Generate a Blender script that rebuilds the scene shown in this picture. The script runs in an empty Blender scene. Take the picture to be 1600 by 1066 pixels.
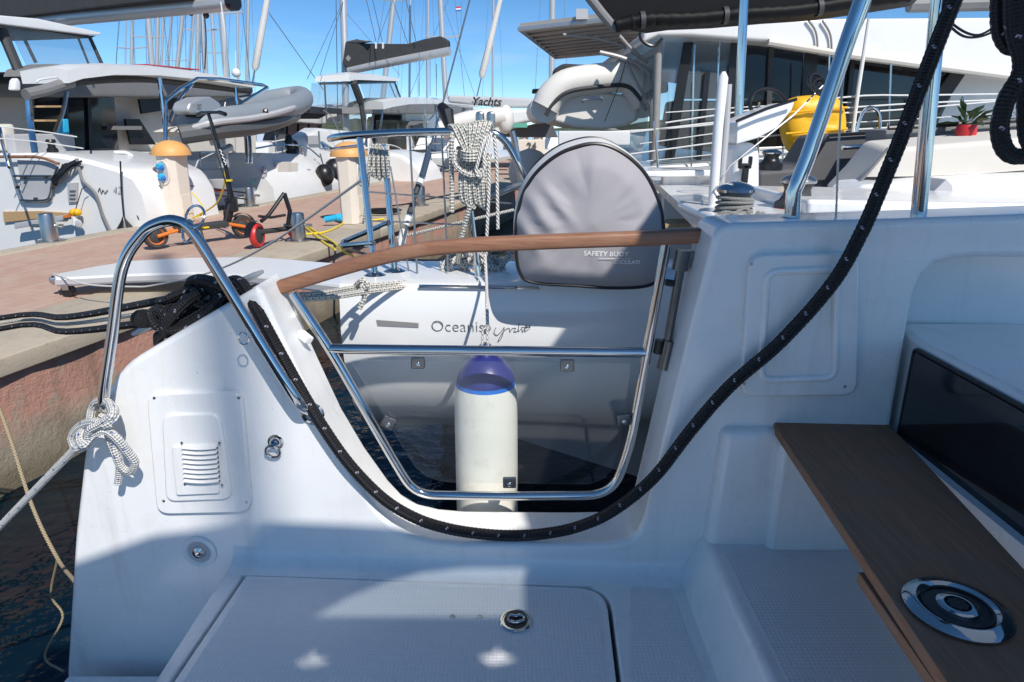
import bpy, bmesh, math, random
from mathutils import Vector, Matrix, noise as mnoise
random.seed(7)
R = math.radians
sc = bpy.context.scene
col = sc.collection

# ------------------------------------------------------------------ camera, sky, sun, exposure
EYE = 1.97                       # camera height over the water
FPX = 1050.0                     # focal length in photo pixels (1600 wide)
PITCH = math.atan(333.0 / FPX)
cam = bpy.data.cameras.new('camera')
cam_ob = bpy.data.objects.new('camera', cam)
col.objects.link(cam_ob)
cam.sensor_width = 36.0
cam.lens = 36.0 * FPX / 1600.0
cam.clip_start = 0.05
cam.clip_end = 5000
cam_ob.location = (0, 0, EYE)
cam_ob.rotation_euler = (R(90) - PITCH, 0, 0)
sc.camera = cam_ob

SUN_DIR = Vector((0.46, -0.84, 1.0)).normalized()      # towards the sun
SUN_EL = math.asin(SUN_DIR.z)
world = bpy.data.worlds.new('World')
sc.world = world
world.use_nodes = True
wn = world.node_tree
wn.nodes.clear()
wo = wn.nodes.new('ShaderNodeOutputWorld')
wb = wn.nodes.new('ShaderNodeBackground')
sk = wn.nodes.new('ShaderNodeTexSky')
sk.sky_type = 'NISHITA'
sk.sun_disc = False
sk.sun_elevation = SUN_EL
sk.sun_rotation = math.atan2(SUN_DIR.x, SUN_DIR.y)
sk.altitude = 4500
sk.air_density = 1.0
sk.dust_density = 0.1
sk.ozone_density = 5.5
wb.inputs['Strength'].default_value = 0.102
hs = wn.nodes.new('ShaderNodeHueSaturation')
hs.inputs['Saturation'].default_value = 1.1
hs.inputs['Hue'].default_value = 0.492
wn.links.new(sk.outputs[0], hs.inputs['Color'])
tc = wn.nodes.new('ShaderNodeTexCoord'); mp = wn.nodes.new('ShaderNodeMapping'); mp.inputs['Scale'].default_value = (3, 3, 14)
nz = wn.nodes.new('ShaderNodeTexNoise'); nz.inputs['Scale'].default_value = 2.2; nz.inputs['Detail'].default_value = 7; nz.inputs['Roughness'].default_value = .62
sx_ = wn.nodes.new('ShaderNodeSeparateXYZ'); r1 = wn.nodes.new('ShaderNodeMapRange'); r2 = wn.nodes.new('ShaderNodeMapRange'); mu = wn.nodes.new('ShaderNodeMath'); mu.operation = 'MULTIPLY'; mu2 = wn.nodes.new('ShaderNodeMath'); mu2.operation = 'MULTIPLY'; mu2.inputs[1].default_value = .4
mxc = wn.nodes.new('ShaderNodeMix'); mxc.data_type = 'RGBA'; mxc.inputs[7].default_value = (5.2, 5.8, 6.6, 1)
wn.links.new(tc.outputs['Generated'], mp.inputs[0]); wn.links.new(mp.outputs[0], nz.inputs['Vector']); wn.links.new(tc.outputs['Generated'], sx_.inputs[0])
r1.inputs[1].default_value = .5; r1.inputs[2].default_value = .72; wn.links.new(nz.outputs['Fac'], r1.inputs[0])
r2.inputs[1].default_value = .16; r2.inputs[2].default_value = .02; wn.links.new(sx_.outputs[2], r2.inputs[0])
wn.links.new(r1.outputs[0], mu.inputs[0]); wn.links.new(r2.outputs[0], mu.inputs[1]); wn.links.new(mu.outputs[0], mu2.inputs[0])
wn.links.new(mu2.outputs[0], mxc.inputs[0]); wn.links.new(hs.outputs[0], mxc.inputs[6]); wn.links.new(mxc.outputs[2], wb.inputs[0])
wn.links.new(wb.outputs[0], wo.inputs[0])
sun = bpy.data.lights.new('sun', 'SUN')
sun.energy = 3.45
sun.angle = R(0.53)
sun.color = (1.0, 0.95, 0.88)
sun_ob = bpy.data.objects.new('sun', sun)
col.objects.link(sun_ob)
sun_ob.rotation_euler = SUN_DIR.to_track_quat('Z', 'Y').to_euler()
sc.view_settings.view_transform = 'Standard'
sc.view_settings.look = 'None'
sc.view_settings.gamma = 1
sc.view_settings.use_curve_mapping = False
sc.view_settings.exposure = 0.46

# ------------------------------------------------------------------ measuring helpers
SP, CP = math.sin(PITCH), math.cos(PITCH)
def ray(px, py):
    v = py - 533.0
    return Vector((px - 800.0, FPX * CP - v * SP, -FPX * SP - v * CP))
CAM = Vector((0, 0, EYE))
def P(px, py, y):                       # point seen at (px,py) lying y metres ahead
    r = ray(px, py); return CAM + r * (y / r.y)
def PZ(px, py, z):                      # ... lying at height z (over the eye: z is relative)
    r = ray(px, py); return CAM + r * (z / r.z)
def PX(px, py, x):
    r = ray(px, py); return CAM + r * (x / r.x)
def PL(px, py, a, b, c):                # ... lying on the vertical plane a x + b y = c
    r = ray(px, py); return CAM + r * (c / (a * r.x + b * r.y))
def W(px, py, off=0.0):                 # own boat's side wall (inner face); off > 0 is outboard
    return PL(px, py, 0.05, 1.0, 1.42 + off)
PD = Vector((0.2288, 0.9735, 0)); PN = Vector((-0.9735, 0.2288, 0))   # along the pier / across it
PIER_Z = EYE - 1.2
def PC(px, py, w):                      # plane parallel to the pier, w metres beyond its far edge
    c = PN.x * -6.9 + w
    return PL(px, py, PN.x, PN.y, c)
def PS(px, py, s):                      # plane across the pier, facing the camera, at s along it
    return PL(px, py, PD.x, PD.y, s + PD.x * -6.9)
def pier(s, w, z):                      # s along, w across from the far edge (negative = on the pier)
    return Vector((-6.9, 0, 0)) + PD * s + PN * w + Vector((0, 0, z))
def V(*a): return Vector(a)
def cat(pts, n=6, closed=False):        # Catmull-Rom through points
    pts = [Vector(p) for p in pts]; out = []; m = len(pts)
    rng = range(m if closed else m - 1)
    for i in rng:
        p0 = pts[(i - 1) % m] if (closed or i > 0) else pts[0] * 2 - pts[1]
        p1 = pts[i]; p2 = pts[(i + 1) % m]
        p3 = pts[(i + 2) % m] if (closed or i + 2 < m) else pts[-1] * 2 - pts[-2]
        for k in range(n):
            t = k / n
            out.append(0.5 * ((2 * p1) + (p2 - p0) * t + (2 * p0 - 5 * p1 + 4 * p2 - p3) * t * t + (3 * p1 - p0 - 3 * p2 + p3) * t ** 3))
    if not closed: out.append(pts[-1])
    return out
def fillet(pts, r, seg=5, closed=True):  # round the corners of a polygon (3D, planar)
    pts = [Vector(p) for p in pts]; out = []; m = len(pts)
    for i in range(m):
        p = pts[i]
        if not closed and i in (0, m - 1): out.append(p); continue
        a = pts[(i - 1) % m] - p; b = pts[(i + 1) % m] - p
        la, lb = a.length, b.length
        rr = r[i] if isinstance(r, (list, tuple)) else r
        if rr <= 0: out.append(p); continue
        d = min(rr, la * 0.45, lb * 0.45)
        a = p + a / la * d; b = p + b / lb * d
        for k in range(seg + 1):
            t = k / seg
            out.append(a * (1 - t) ** 2 + p * 2 * t * (1 - t) + b * t * t)
    return out

# ------------------------------------------------------------------ mesh builder
ORG = {}
TUBE_SCALE = 1.0
def root(name, label, cat_, loc=(0, 0, 0), group=None, rot=None):
    o = bpy.data.objects.new(name, None); col.objects.link(o)
    o.empty_display_size = 0.1
    o.location = loc
    if rot is not None: o.rotation_euler = rot; ORG[o.name] = Vector((0, 0, 0))
    else: ORG[o.name] = Vector(loc)
    tag(o, label, cat_, group)
    return o
def tag(o, label=None, cat_=None, group=None, kind=None):
    if label: o['label'] = label
    if cat_: o['category'] = cat_
    if group: o['group'] = group
    if kind: o['kind'] = kind
    return o
class MB:
    def __init__(s): s.v = []; s.f = []; s.uv = {}; s.sm = set()
    def add(s, vs, fs, uvs=None, smooth=False):
        b = len(s.v); s.v += [Vector(p) for p in vs]
        for i, f in enumerate(fs):
            if uvs: s.uv[len(s.f)] = uvs[i]
            s.f.append([b + k for k in f])
        return s
    def poly(s, pts): return s.add(pts, [list(range(len(pts)))])
    def box(s, c, sz, rot=None):
        c = Vector(c); h = Vector(sz) / 2
        M = rot if rot is not None else Matrix.Identity(3)
        vs = [c + M @ Vector((x * h.x, y * h.y, z * h.z)) for z in (-1, 1) for y in (-1, 1) for x in (-1, 1)]
        return s.add(vs, [(0, 2, 3, 1), (4, 5, 7, 6), (0, 1, 5, 4), (2, 6, 7, 3), (0, 4, 6, 2), (1, 3, 7, 5)])
    def hexa(s, a, b):                  # two quads with matching corners
        vs = list(a) + list(b)
        n = len(a)
        fs = [list(range(n))[::-1], list(range(n, 2 * n))] + [(i, (i + 1) % n, n + (i + 1) % n, n + i) for i in range(n)]
        return s.add(vs, fs)
    def extr(s, poly, vec):
        vec = Vector(vec); return s.hexa(poly, [Vector(p) + vec for p in poly])
    def loft(s, secs, closed=True, caps=True):
        n = len(secs[0]); vs = [p for q in secs for p in q]; fs = []
        for i in range(len(secs) - 1):
            for j in range(n if closed else n - 1):
                k = (j + 1) % n
                fs.append((i * n + j, i * n + k, (i + 1) * n + k, (i + 1) * n + j))
        if caps and closed:
            fs.append(list(range(n))[::-1]); fs.append(list(range((len(secs) - 1) * n, len(secs) * n)))
        return s.add(vs, fs)
    def tube(s, pts, r, n=10, closed=False, caps=True):
        pts = [Vector(p) for p in pts]; m = len(pts)
        rr = [q * TUBE_SCALE for q in (r if isinstance(r, (list, tuple)) else [r] * m)]
        tg = []
        for i in range(m):
            if closed: t = pts[(i + 1) % m] - pts[i - 1]
            else: t = pts[min(i + 1, m - 1)] - pts[max(i - 1, 0)]
            tg.append(t.normalized() if t.length > 1e-9 else Vector((0, 0, 1)))
        up = Vector((0, 0, 1)) if abs(tg[0].z) < 0.9 else Vector((0, 1, 0))
        nrm = (up - tg[0] * up.dot(tg[0])).normalized()
        vs = []; ln = 0.0; L = []
        for i in range(m):
            if i:
                ln += (pts[i] - pts[i - 1]).length
                nrm = (nrm - tg[i] * nrm.dot(tg[i]))
                nrm = nrm.normalized() if nrm.length > 1e-6 else tg[i].orthogonal().normalized()
            L.append(ln)
            bn = tg[i].cross(nrm)
            for k in range(n):
                a = 2 * math.pi * k / n
                vs.append(pts[i] + (nrm * math.cos(a) + bn * math.sin(a)) * rr[i])
        fs = []; uvs = []
        for i in range(m if closed else m - 1):
            i2 = (i + 1) % m
            l2 = L[i2] if i2 else ln + (pts[0] - pts[-1]).length
            for k in range(n):
                k2 = (k + 1) % n
                fs.append((i * n + k, i * n + k2, i2 * n + k2, i2 * n + k))
                uvs.append([(k / n, L[i]), ((k + 1) / n, L[i]), ((k + 1) / n, l2), (k / n, l2)])
        if caps and not closed:
            fs.append(list(range(n))[::-1]); uvs.append([(0, 0)] * n)
            fs.append(list(range((m - 1) * n, m * n))); uvs.append([(0, 0)] * n)
        return s.add(vs, fs, uvs)
    def rope(s, pts, r, n=14, pitch=.011, strands=4, amp=.07, step=.0036):
        pts = [Vector(p) for p in pts]; out = [pts[0]]; acc = 0.0
        for a, b in zip(pts, pts[1:]):
            L = (b - a).length
            if L < 1e-7: continue
            t = step - acc
            while t <= L:
                out.append(a + (b - a) * (t / L)); t += step
            acc = L - (t - step)
        m0 = len(s.v); s.tube(out, r, n)
        for i in range(len(out)):
            c = out[i]
            for k in range(n):
                u = k / n; v = i * step
                h = math.sin(6.2832 * (v / pitch + u * strands)) * math.sin(6.2832 * (v / pitch - u * strands))
                q = s.v[m0 + i * n + k]; s.v[m0 + i * n + k] = c + (q - c) * (1 + amp * h)
        return s
    def lathe(s, prof, base, axis=(0, 0, 1), n=20, caps=True, sx=1.0):
        base = Vector(base); ax = Vector(axis).normalized()
        a = ax.orthogonal().normalized(); b = ax.cross(a)
        if abs(ax.z) > 0.99: a = Vector((1, 0, 0)); b = ax.cross(a)
        vs = []
        for r, h in prof:
            for k in range(n):
                t = 2 * math.pi * k / n
                vs.append(base + ax * h + a * (r * sx * math.cos(t)) + b * (r * math.sin(t)))
        fs = []
        for i in range(len(prof) - 1):
            for k in range(n):
                k2 = (k + 1) % n
                fs.append((i * n + k, i * n + k2, (i + 1) * n + k2, (i + 1) * n + k))
        if caps:
            fs.append(list(range(n))[::-1]); fs.append(list(range((len(prof) - 1) * n, len(prof) * n)))
        return s.add(vs, fs)
    def cyl(s, p0, p1, r, n=12): return s.tube([p0, p1], r, n)
    def ball(s, c, r, n=12, sc=(1, 1, 1)):
        c = Vector(c); vs = []; fs = []; m = n // 2
        for i in range(m + 1):
            th = math.pi * i / m
            for k in range(n):
                a = 2 * math.pi * k / n
                vs.append(c + Vector((r * sc[0] * math.sin(th) * math.cos(a), r * sc[1] * math.sin(th) * math.sin(a), r * sc[2] * math.cos(th))))
        for i in range(m):
            for k in range(n):
                k2 = (k + 1) % n
                fs.append((i * n + k, (i + 1) * n + k, (i + 1) * n + k2, i * n + k2))
        return s.add(vs, fs)
    def build(s, name, mat, parent=None, bevel=0.0, seg=2, angle=35, label=None, org=None, tri=False):
        o3 = org if org is not None else (ORG.get(parent.name, Vector((0, 0, 0))) if parent else Vector((0, 0, 0)))
        me = bpy.data.meshes.new(name)
        me.from_pydata([tuple(p - o3) for p in s.v], [], s.f)
        if s.uv:
            ul = me.uv_layers.new(name='UVMap')
            for fi, p in enumerate(me.polygons):
                if fi in s.uv:
                    for k, li in enumerate(p.loop_indices): ul.data[li].uv = s.uv[fi][k]
        bm = bmesh.new(); bm.from_mesh(me)
        bmesh.ops.remove_doubles(bm, verts=bm.verts, dist=1e-5)
        bmesh.ops.recalc_face_normals(bm, faces=bm.faces)
        if bevel > 0:
            es = [e for e in bm.edges if len(e.link_faces) == 2 and e.calc_face_angle(0) > R(30)]
            bmesh.ops.bevel(bm, geom=es, offset=bevel, segments=seg, profile=0.5, affect='EDGES', clamp_overlap=True)
        bm.to_mesh(me); bm.free()
        me.shade_smooth()
        me.set_sharp_from_angle(angle=R(angle))
        me.materials.append(mat)
        o = bpy.data.objects.new(name, me); col.objects.link(o)
        if parent: o.parent = parent
        ORG[o.name] = o3.copy()
        if bevel > 0:
            wm = o.modifiers.new('wn', 'WEIGHTED_NORMAL'); wm.keep_sharp = True
        if label: o['label'] = label
        return o
def thing(mb, name, mat, label, cat_, group=None, **k):
    o = mb.build(name, mat, None, **k)
    return tag(o, label, cat_, group)
def text(s, name, mat, parent, p, right, up, size, depth=0.0008, shear=0.0, org=None, bold=0.0, sx=1.0, bvh=None):
    cu = bpy.data.curves.new(name, 'FONT'); cu.body = s; cu.size = size; cu.shear = shear; cu.offset = bold
    cu.extrude = depth
    to = bpy.data.objects.new(name, cu); col.objects.link(to)
    dg = bpy.context.evaluated_depsgraph_get()
    me = bpy.data.meshes.new_from_object(to.evaluated_get(dg))
    bpy.data.objects.remove(to); me.name = name
    rt = Vector(right).normalized(); u = Vector(up); u = (u - rt * u.dot(rt)).normalized(); nn = rt.cross(u)
    o3 = ORG.get(parent.name, Vector((0, 0, 0)))
    for v in me.vertices:
        c = v.co.copy(); v.co = Vector(p) + rt * (c.x * sx) + u * c.y + nn * c.z - o3
    if bvh:
        for v in me.vertices:
            w = v.co + o3; h = bvh.ray_cast(V(w.x, w.y - .4, w.z), V(0, 1, 0))
            if h[0]: v.co = V(w.x, h[0].y - .0012, w.z) - o3
    me.materials.clear(); me.materials.append(mat)
    o = bpy.data.objects.new(name, me); col.objects.link(o); o.parent = parent; ORG[o.name] = o3.copy()
    return o

# ------------------------------------------------------------------ materials
class NT:
    def __init__(s, nt): s.t = nt
    def n(s, typ, **kw):
        x = s.t.nodes.new(typ)
        for k, v in kw.items():
            if k in x.inputs.keys(): s.set(x.inputs[k], v)
            else: setattr(x, k, v)
        return x
    def set(s, inp, v):
        if hasattr(v, 'is_output') or isinstance(v, bpy.types.NodeSocket): s.t.links.new(v, inp)
        else: inp.default_value = v
    def m(s, op, a, b=None, c=None):
        x = s.t.nodes.new('ShaderNodeMath'); x.operation = op
        s.set(x.inputs[0], a)
        if b is not None: s.set(x.inputs[1], b)
        if c is not None: s.set(x.inputs[2], c)
        return x.outputs[0]
    def mix(s, f, a, b):
        x = s.t.nodes.new('ShaderNodeMix'); x.data_type = 'RGBA'
        s.set(x.inputs[0], f)
        s.set(x.inputs[6], a if not isinstance(a, tuple) else (*a[:3], 1)); s.set(x.inputs[7], b if not isinstance(b, tuple) else (*b[:3], 1))
        return x.outputs[2]
    def ramp(s, f, p0, p1):
        x = s.t.nodes.new('ShaderNodeMapRange'); s.set(x.inputs[0], f)
        x.inputs[1].default_value = p0; x.inputs[2].default_value = p1
        return x.outputs[0]
    def noise(s, scale, detail=3, vec=None, rough=0.55, stretch=None):
        x = s.t.nodes.new('ShaderNodeTexNoise'); x.inputs['Scale'].default_value = scale
        x.inputs['Detail'].default_value = detail; x.inputs['Roughness'].default_value = rough
        if vec is None: vec = s.obj()
        if stretch:
            mp = s.t.nodes.new('ShaderNodeMapping'); mp.inputs['Scale'].default_value = stretch
            s.t.links.new(vec, mp.inputs[0]); vec = mp.outputs[0]
        s.t.links.new(vec, x.inputs['Vector'])
        return x.outputs['Fac']
    def obj(s):
        x = s.t.nodes.new('ShaderNodeTexCoord'); return x.outputs['Object']
    def pos(s):
        x = s.t.nodes.new('ShaderNodeNewGeometry'); return x.outputs['Position']
    def bump(s, h, strength=0.3, dist=0.01):
        x = s.t.nodes.new('ShaderNodeBump'); x.inputs['Strength'].default_value = strength
        x.inputs['Distance'].default_value = dist; s.t.links.new(h, x.inputs['Height']); return x.outputs[0]
MATS = {}
def mat(name, base=(0.8, 0.8, 0.8), rough=0.5, metal=0.0, coat=0.0, spec=0.5, fn=None, **kw):
    m = bpy.data.materials.new(name); m.use_nodes = True
    nt = NT(m.node_tree); b = m.node_tree.nodes['Principled BSDF']
    b.inputs['Base Color'].default_value = (*base[:3], 1); b.inputs['Roughness'].default_value = rough
    b.inputs['Metallic'].default_value = metal; b.inputs['Coat Weight'].default_value = coat
    b.inputs['Coat Roughness'].default_value = 0.08
    b.inputs['Specular IOR Level'].default_value = spec
    for k, v in kw.items(): b.inputs[k.replace('_', ' ')].default_value = v
    if fn: fn(nt, b)
    MATS[name] = m
    return m
def varied(amount=0.12, scale=6, bump=0.0, bs=80, rvar=0.0, dirt=None, dscale=3.0, damt=0.3):
    def fn(nt, b):
        c = tuple(b.inputs['Base Color'].default_value)[:3]
        f = nt.noise(scale, 5, rough=0.65)
        k = nt.mix(f, tuple(x * (1 - amount) for x in c), tuple(min(1, x * (1 + amount)) for x in c))
        if dirt:
            g = nt.ramp(nt.noise(dscale, 6, rough=0.7), 0.55, 0.8)
            k = nt.mix(nt.m('MULTIPLY', g, damt), k, dirt)
        nt.set(b.inputs['Base Color'], k)
        if rvar:
            r = b.inputs['Roughness'].default_value
            rn = nt.noise(scale * 2.3, 4)
            nt.set(b.inputs['Roughness'], nt.m('MULTIPLY_ADD', rn, rvar, r - rvar / 2))
        if bump: nt.set(b.inputs['Normal'], nt.bump(nt.noise(bs, 3), bump, 0.002))
    return fn
def nonskid_fn(nt, b):
    o = nt.obj()
    sep = nt.n('ShaderNodeSeparateXYZ'); nt.t.links.new(o, sep.inputs[0])
    k = math.pi / 0.0085
    a = nt.m('SINE', nt.m('MULTIPLY', nt.m('ADD', sep.outputs[0], sep.outputs[1]), k))
    c = nt.m('SINE', nt.m('MULTIPLY', nt.m('SUBTRACT', sep.outputs[0], sep.outputs[1]), k))
    h = nt.m('MAXIMUM', nt.m('MULTIPLY', a, c), 0.0)
    nt.set(b.inputs['Normal'], nt.bump(h, 0.8, 0.0014))
    f = nt.noise(5, 5)
    col_ = nt.mix(f, (0.80, 0.80, 0.80), (0.87, 0.87, 0.87))
    col_ = nt.mix(nt.m('MULTIPLY', nt.ramp(nt.noise(24, 6, rough=.75), .62, .75), 0.25), col_, (0.45, 0.43, 0.4))
    nt.set(b.inputs['Base Color'], nt.mix(nt.m('MULTIPLY', nt.m('SUBTRACT', 1.0, h), .24), col_, (.40, .41, .43)))
def wood_fn(c0, c1, sc_=(2, 60, 60), bumpv=0.15, worn=None):
    def fn(nt, b):
        f = nt.noise(3.0, 6, stretch=sc_, rough=0.65)
        g = nt.noise(1.2, 4)
        k = nt.mix(nt.ramp(f, .3, .7), c0, c1)
        k = nt.mix(nt.m('MULTIPLY', nt.ramp(g, .35, .75), 0.5), k, tuple(x * 0.75 for x in c0))
        if worn: k = nt.mix(nt.m('MULTIPLY', nt.ramp(nt.noise(9, 5), .5, .75), .55), k, worn)
        nt.set(b.inputs['Base Color'], k)
        nt.set(b.inputs['Normal'], nt.bump(f, bumpv, 0.002))
    return fn
def rope_fn(base, fleck, p1, k1, w1, p2, k2, w2, pitch, strands=4, scuff=0.0):
    def fn(nt, b):
        uvn = nt.n('ShaderNodeUVMap')
        sep = nt.n('ShaderNodeSeparateXYZ'); nt.t.links.new(uvn.outputs[0], sep.inputs[0])
        u, v = sep.outputs[0], sep.outputs[1]
        a = nt.m('FRACT', nt.m('ADD', nt.m('DIVIDE', v, p1), nt.m('MULTIPLY', u, float(k1))))
        c = nt.m('FRACT', nt.m('SUBTRACT', nt.m('MULTIPLY', u, float(k2)), nt.m('DIVIDE', v, p2)))
        f = nt.m('MULTIPLY', nt.m('LESS_THAN', a, w1), nt.m('LESS_THAN', c, w2))
        s1 = nt.m('SINE', nt.m('MULTIPLY', nt.m('ADD', nt.m('DIVIDE', v, pitch), nt.m('MULTIPLY', u, float(strands))), 6.2832))
        s2 = nt.m('SINE', nt.m('MULTIPLY', nt.m('SUBTRACT', nt.m('DIVIDE', v, pitch), nt.m('MULTIPLY', u, float(strands))), 6.2832))
        h = nt.m('MULTIPLY', s1, s2)
        k = nt.mix(nt.noise(60, 4), tuple(x * .75 for x in base), tuple(min(1, x * 1.2) for x in base))
        k = nt.mix(f, k, fleck)
        k = nt.mix(nt.ramp(h, -1.0, .1), tuple(x * .4 for x in base), k)
        nt.set(b.inputs['Base Color'], k)
        nt.set(b.inputs['Normal'], nt.bump(h, 0.7, 0.003))
    return fn
def twist_fn(base, pitch, strands=3):
    def fn(nt, b):
        uvn = nt.n('ShaderNodeUVMap')
        sep = nt.n('ShaderNodeSeparateXYZ'); nt.t.links.new(uvn.outputs[0], sep.inputs[0])
        h = nt.m('ABSOLUTE', nt.m('SINE', nt.m('MULTIPLY', nt.m('ADD', nt.m('DIVIDE', sep.outputs[1], pitch), nt.m('MULTIPLY', sep.outputs[0], float(strands))), 3.1416)))
        nt.set(b.inputs['Base Color'], nt.mix(nt.ramp(h, 0, .5), tuple(x * .35 for x in base), base))
        nt.set(b.inputs['Normal'], nt.bump(h, 0.8, 0.004))
    return fn
def gel_fn(nt, b):
    k = nt.mix(nt.noise(2.5, 5), (.80, .80, .79), (.86, .86, .85))
    k = nt.mix(nt.m('MULTIPLY', nt.ramp(nt.noise(7, 7, rough=.75), .52, .75), .22), k, (.50, .47, .42))
    k = nt.mix(nt.m('MULTIPLY', nt.ramp(nt.noise(9, 6, rough=.7, stretch=(1.6, 1.6, .13)), .54, .74), .28), k, (.45, .42, .36))
    k = nt.mix(nt.m('MULTIPLY', nt.m('GREATER_THAN', nt.noise(130, 2), .765), .6), k, (.2, .18, .16))
    sc_ = nt.m('GREATER_THAN', nt.noise(26, 3, stretch=(1, 1, 7), rough=.4), .74)
    k = nt.mix(nt.m('MULTIPLY', sc_, .2), k, (.4, .39, .38))
    nt.set(b.inputs['Base Color'], k)
    nt.set(b.inputs['Roughness'], nt.m('MULTIPLY_ADD', nt.noise(6, 6, rough=.7), .3, .08))
    nt.set(b.inputs['Normal'], nt.bump(nt.noise(14, 3), .035, .004))
WHITE = mat('gelcoat', (0.83, 0.83, 0.82), 0.22, coat=0.35, fn=gel_fn)
WHITE2 = mat('gelcoat_far', (0.78, 0.78, 0.765), 0.3, coat=0.2, fn=varied(0.04, 2, dirt=(.5, .48, .42), dscale=2.5, damt=.25))
HULLW = mat('hull_paint', (0.74, 0.745, 0.74), 0.18, coat=0.4, fn=varied(0.02, 2))
NONSKID = mat('nonskid', (0.74, 0.74, 0.74), 0.45, fn=nonskid_fn)
CHROME = mat('polished_steel', (0.60, 0.60, 0.60), 0.07, 1.0, fn=lambda nt, b: nt.set(b.inputs['Roughness'], nt.m('MULTIPLY_ADD', nt.noise(90, 5), .16, .0)))
DAVIT = mat('dull_steel', (0.30, 0.29, 0.28), 0.4, 0.0, fn=varied(.2, 12))
DSTEEL = mat('dark_steel', (0.16, 0.165, 0.17), 0.25, 0.9, fn=varied(.2, 20))
STEEL = mat('brushed_steel', (0.5, 0.49, 0.47), 0.3, 1.0, fn=varied(.15, 12))
ALU = mat('aluminium', (0.55, 0.56, 0.57), 0.42, 0.6, fn=varied(.08, 6))
MASTG = mat('mast_metal', (0.60, 0.60, 0.60), 0.4, 0.5, fn=varied(.06, 1))
BLACKP = mat('black_plastic', (0.012, 0.012, 0.014), 0.35, fn=varied(.3, 9))
DARKG = mat('dark_grey', (0.045, 0.047, 0.05), 0.6, fn=varied(.25, 8))
MIDG = mat('mid_grey', (0.2, 0.2, 0.2), 0.6, fn=varied(.15, 6))
LIGHTG = mat('light_grey', (0.46, 0.46, 0.47), 0.5, fn=varied(.08, 5))
RUBBER = mat('tyre_rubber', (0.05, 0.05, 0.048), 0.8, fn=varied(.4, 30, .4, 200))
ORANGE = mat('orange_paint', (0.75, 0.2, 0.03), 0.35)
REDP = mat('red_paint', (0.55, 0.03, 0.03), 0.4)
YELLOW = mat('yellow_plastic', (0.85, 0.45, 0.01), 0.45, fn=varied(.12, 9, .15, 30))
YHOSE = mat('yellow_hose', (0.8, 0.6, 0.03), 0.4)
BLUEP = mat('blue_plastic', (0.03, 0.2, 0.6), 0.4)
CYAN = mat('cyan_plastic', (0.03, 0.45, 0.75), 0.4)
GREENT = mat('green_letter', (0.12, 0.42, 0.33), 0.5)
TEXTG = mat('lettering_grey', (0.09, 0.09, 0.1), 0.5)
TEXTW = mat('lettering_white', (0.85, 0.85, 0.85), 0.5)
NAVY = mat('navy_vinyl', (0.022, 0.028, 0.17), 0.35, fn=varied(.25, 20, .3, 60))
SLATE = mat('slate_blue', (0.05, 0.08, 0.13), 0.4)
NAVYL = mat('blue_band', (0.02, 0.17, 0.6), 0.35)
FENDER = mat('fender_vinyl', (0.83, 0.80, 0.70), 0.38, fn=varied(.05, 3, .08, 25, dirt=(.3, .27, .2), dscale=14, damt=.5))
TEAK = mat('varnished_teak', (0.34, 0.16, 0.09), 0.5, coat=.08, fn=wood_fn((0.22, 0.095, 0.05), (0.38, 0.19, 0.11), (3, 80, 80), .3, worn=(.36, .22, .15)))
TEAKDECK = mat('teak_deck', (0.5, 0.33, 0.17), 0.7, fn=wood_fn((0.42, 0.26, 0.12), (0.58, 0.4, 0.22), (3, 60, 60), .2))
BOARD = mat('weathered_board', (0.17, 0.12, 0.095), 0.8, spec=.25, fn=wood_fn((0.24, 0.13, 0.08), (0.37, 0.205, 0.125), (60, 3, 60), .35, worn=(.22, .165, .13)))
BOARDE = mat('board_edge', (0.3, 0.18, 0.1), 0.65, fn=wood_fn((0.24, 0.14, 0.08), (0.36, 0.23, 0.14), (60, 3, 60), .3))
BROPE = mat('black_rope', (0.009, 0.009, 0.011), 0.6, fn=rope_fn((0.010, 0.010, 0.012), (0.5, 0.46, 0.58), .066, 1, .085, .033, 2, .28, .011, 4))
WROPE = mat('flecked_rope', (0.72, 0.7, 0.64), 0.8, fn=rope_fn((0.72, 0.70, 0.63), (0.012, 0.012, 0.014), .017, 3, .5, .017, 3, .42, .017, 3))
WROPE2 = mat('white_rope', (0.74, 0.73, 0.7), 0.8, fn=rope_fn((0.74, 0.73, 0.70), (0.15, 0.2, 0.45), .05, 1, .14, .035, 2, .3, .012, 4))
TWIST = mat('twisted_rope', (0.74, 0.72, 0.68), 0.8, fn=twist_fn((0.74, 0.72, 0.68), .012))
TANR = mat('tan_rope', (0.45, 0.36, 0.22), 0.85, fn=twist_fn((0.45, 0.36, 0.22), .012))
GROPE = mat('grey_rope', (0.4, 0.4, 0.37), 0.85, fn=rope_fn((0.4, 0.4, 0.37), (.3, .3, .28), .02, 2, .3, .02, 2, .3, .01, 4))
WIRE = mat('rigging_wire', (0.42, 0.42, 0.42), 0.35, 0.9)
WIREW = mat('white_wire', (0.75, 0.75, 0.73), 0.45)
BUOYF = mat('buoy_fabric', (0.355, 0.34, 0.36), 0.75, fn=varied(.05, 4, .15, 300))
BUOYW = mat('buoy_gusset', (0.72, 0.71, 0.69), 0.6, fn=varied(.05, 6))
BIMINI = mat('black_canvas', (0.006, 0.006, 0.007), 0.55, spec=.18, fn=varied(.4, 8, .6, 9))
VINYLC = mat('grey_cushion', (0.10, 0.10, 0.105), 0.7, fn=varied(.15, 5, .2, 120))
BEIGE = mat('beige_canvas', (0.66, 0.62, 0.56), 0.75, fn=varied(.07, 3, .2, 60))
CANVASG = mat('charcoal_sailcover', (0.035, 0.037, 0.04), 0.8, fn=varied(.35, 5, .4, 12))
SAILW = mat('sail_cloth', (0.7, 0.68, 0.64), 0.7, fn=varied(.08, 4))
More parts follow.
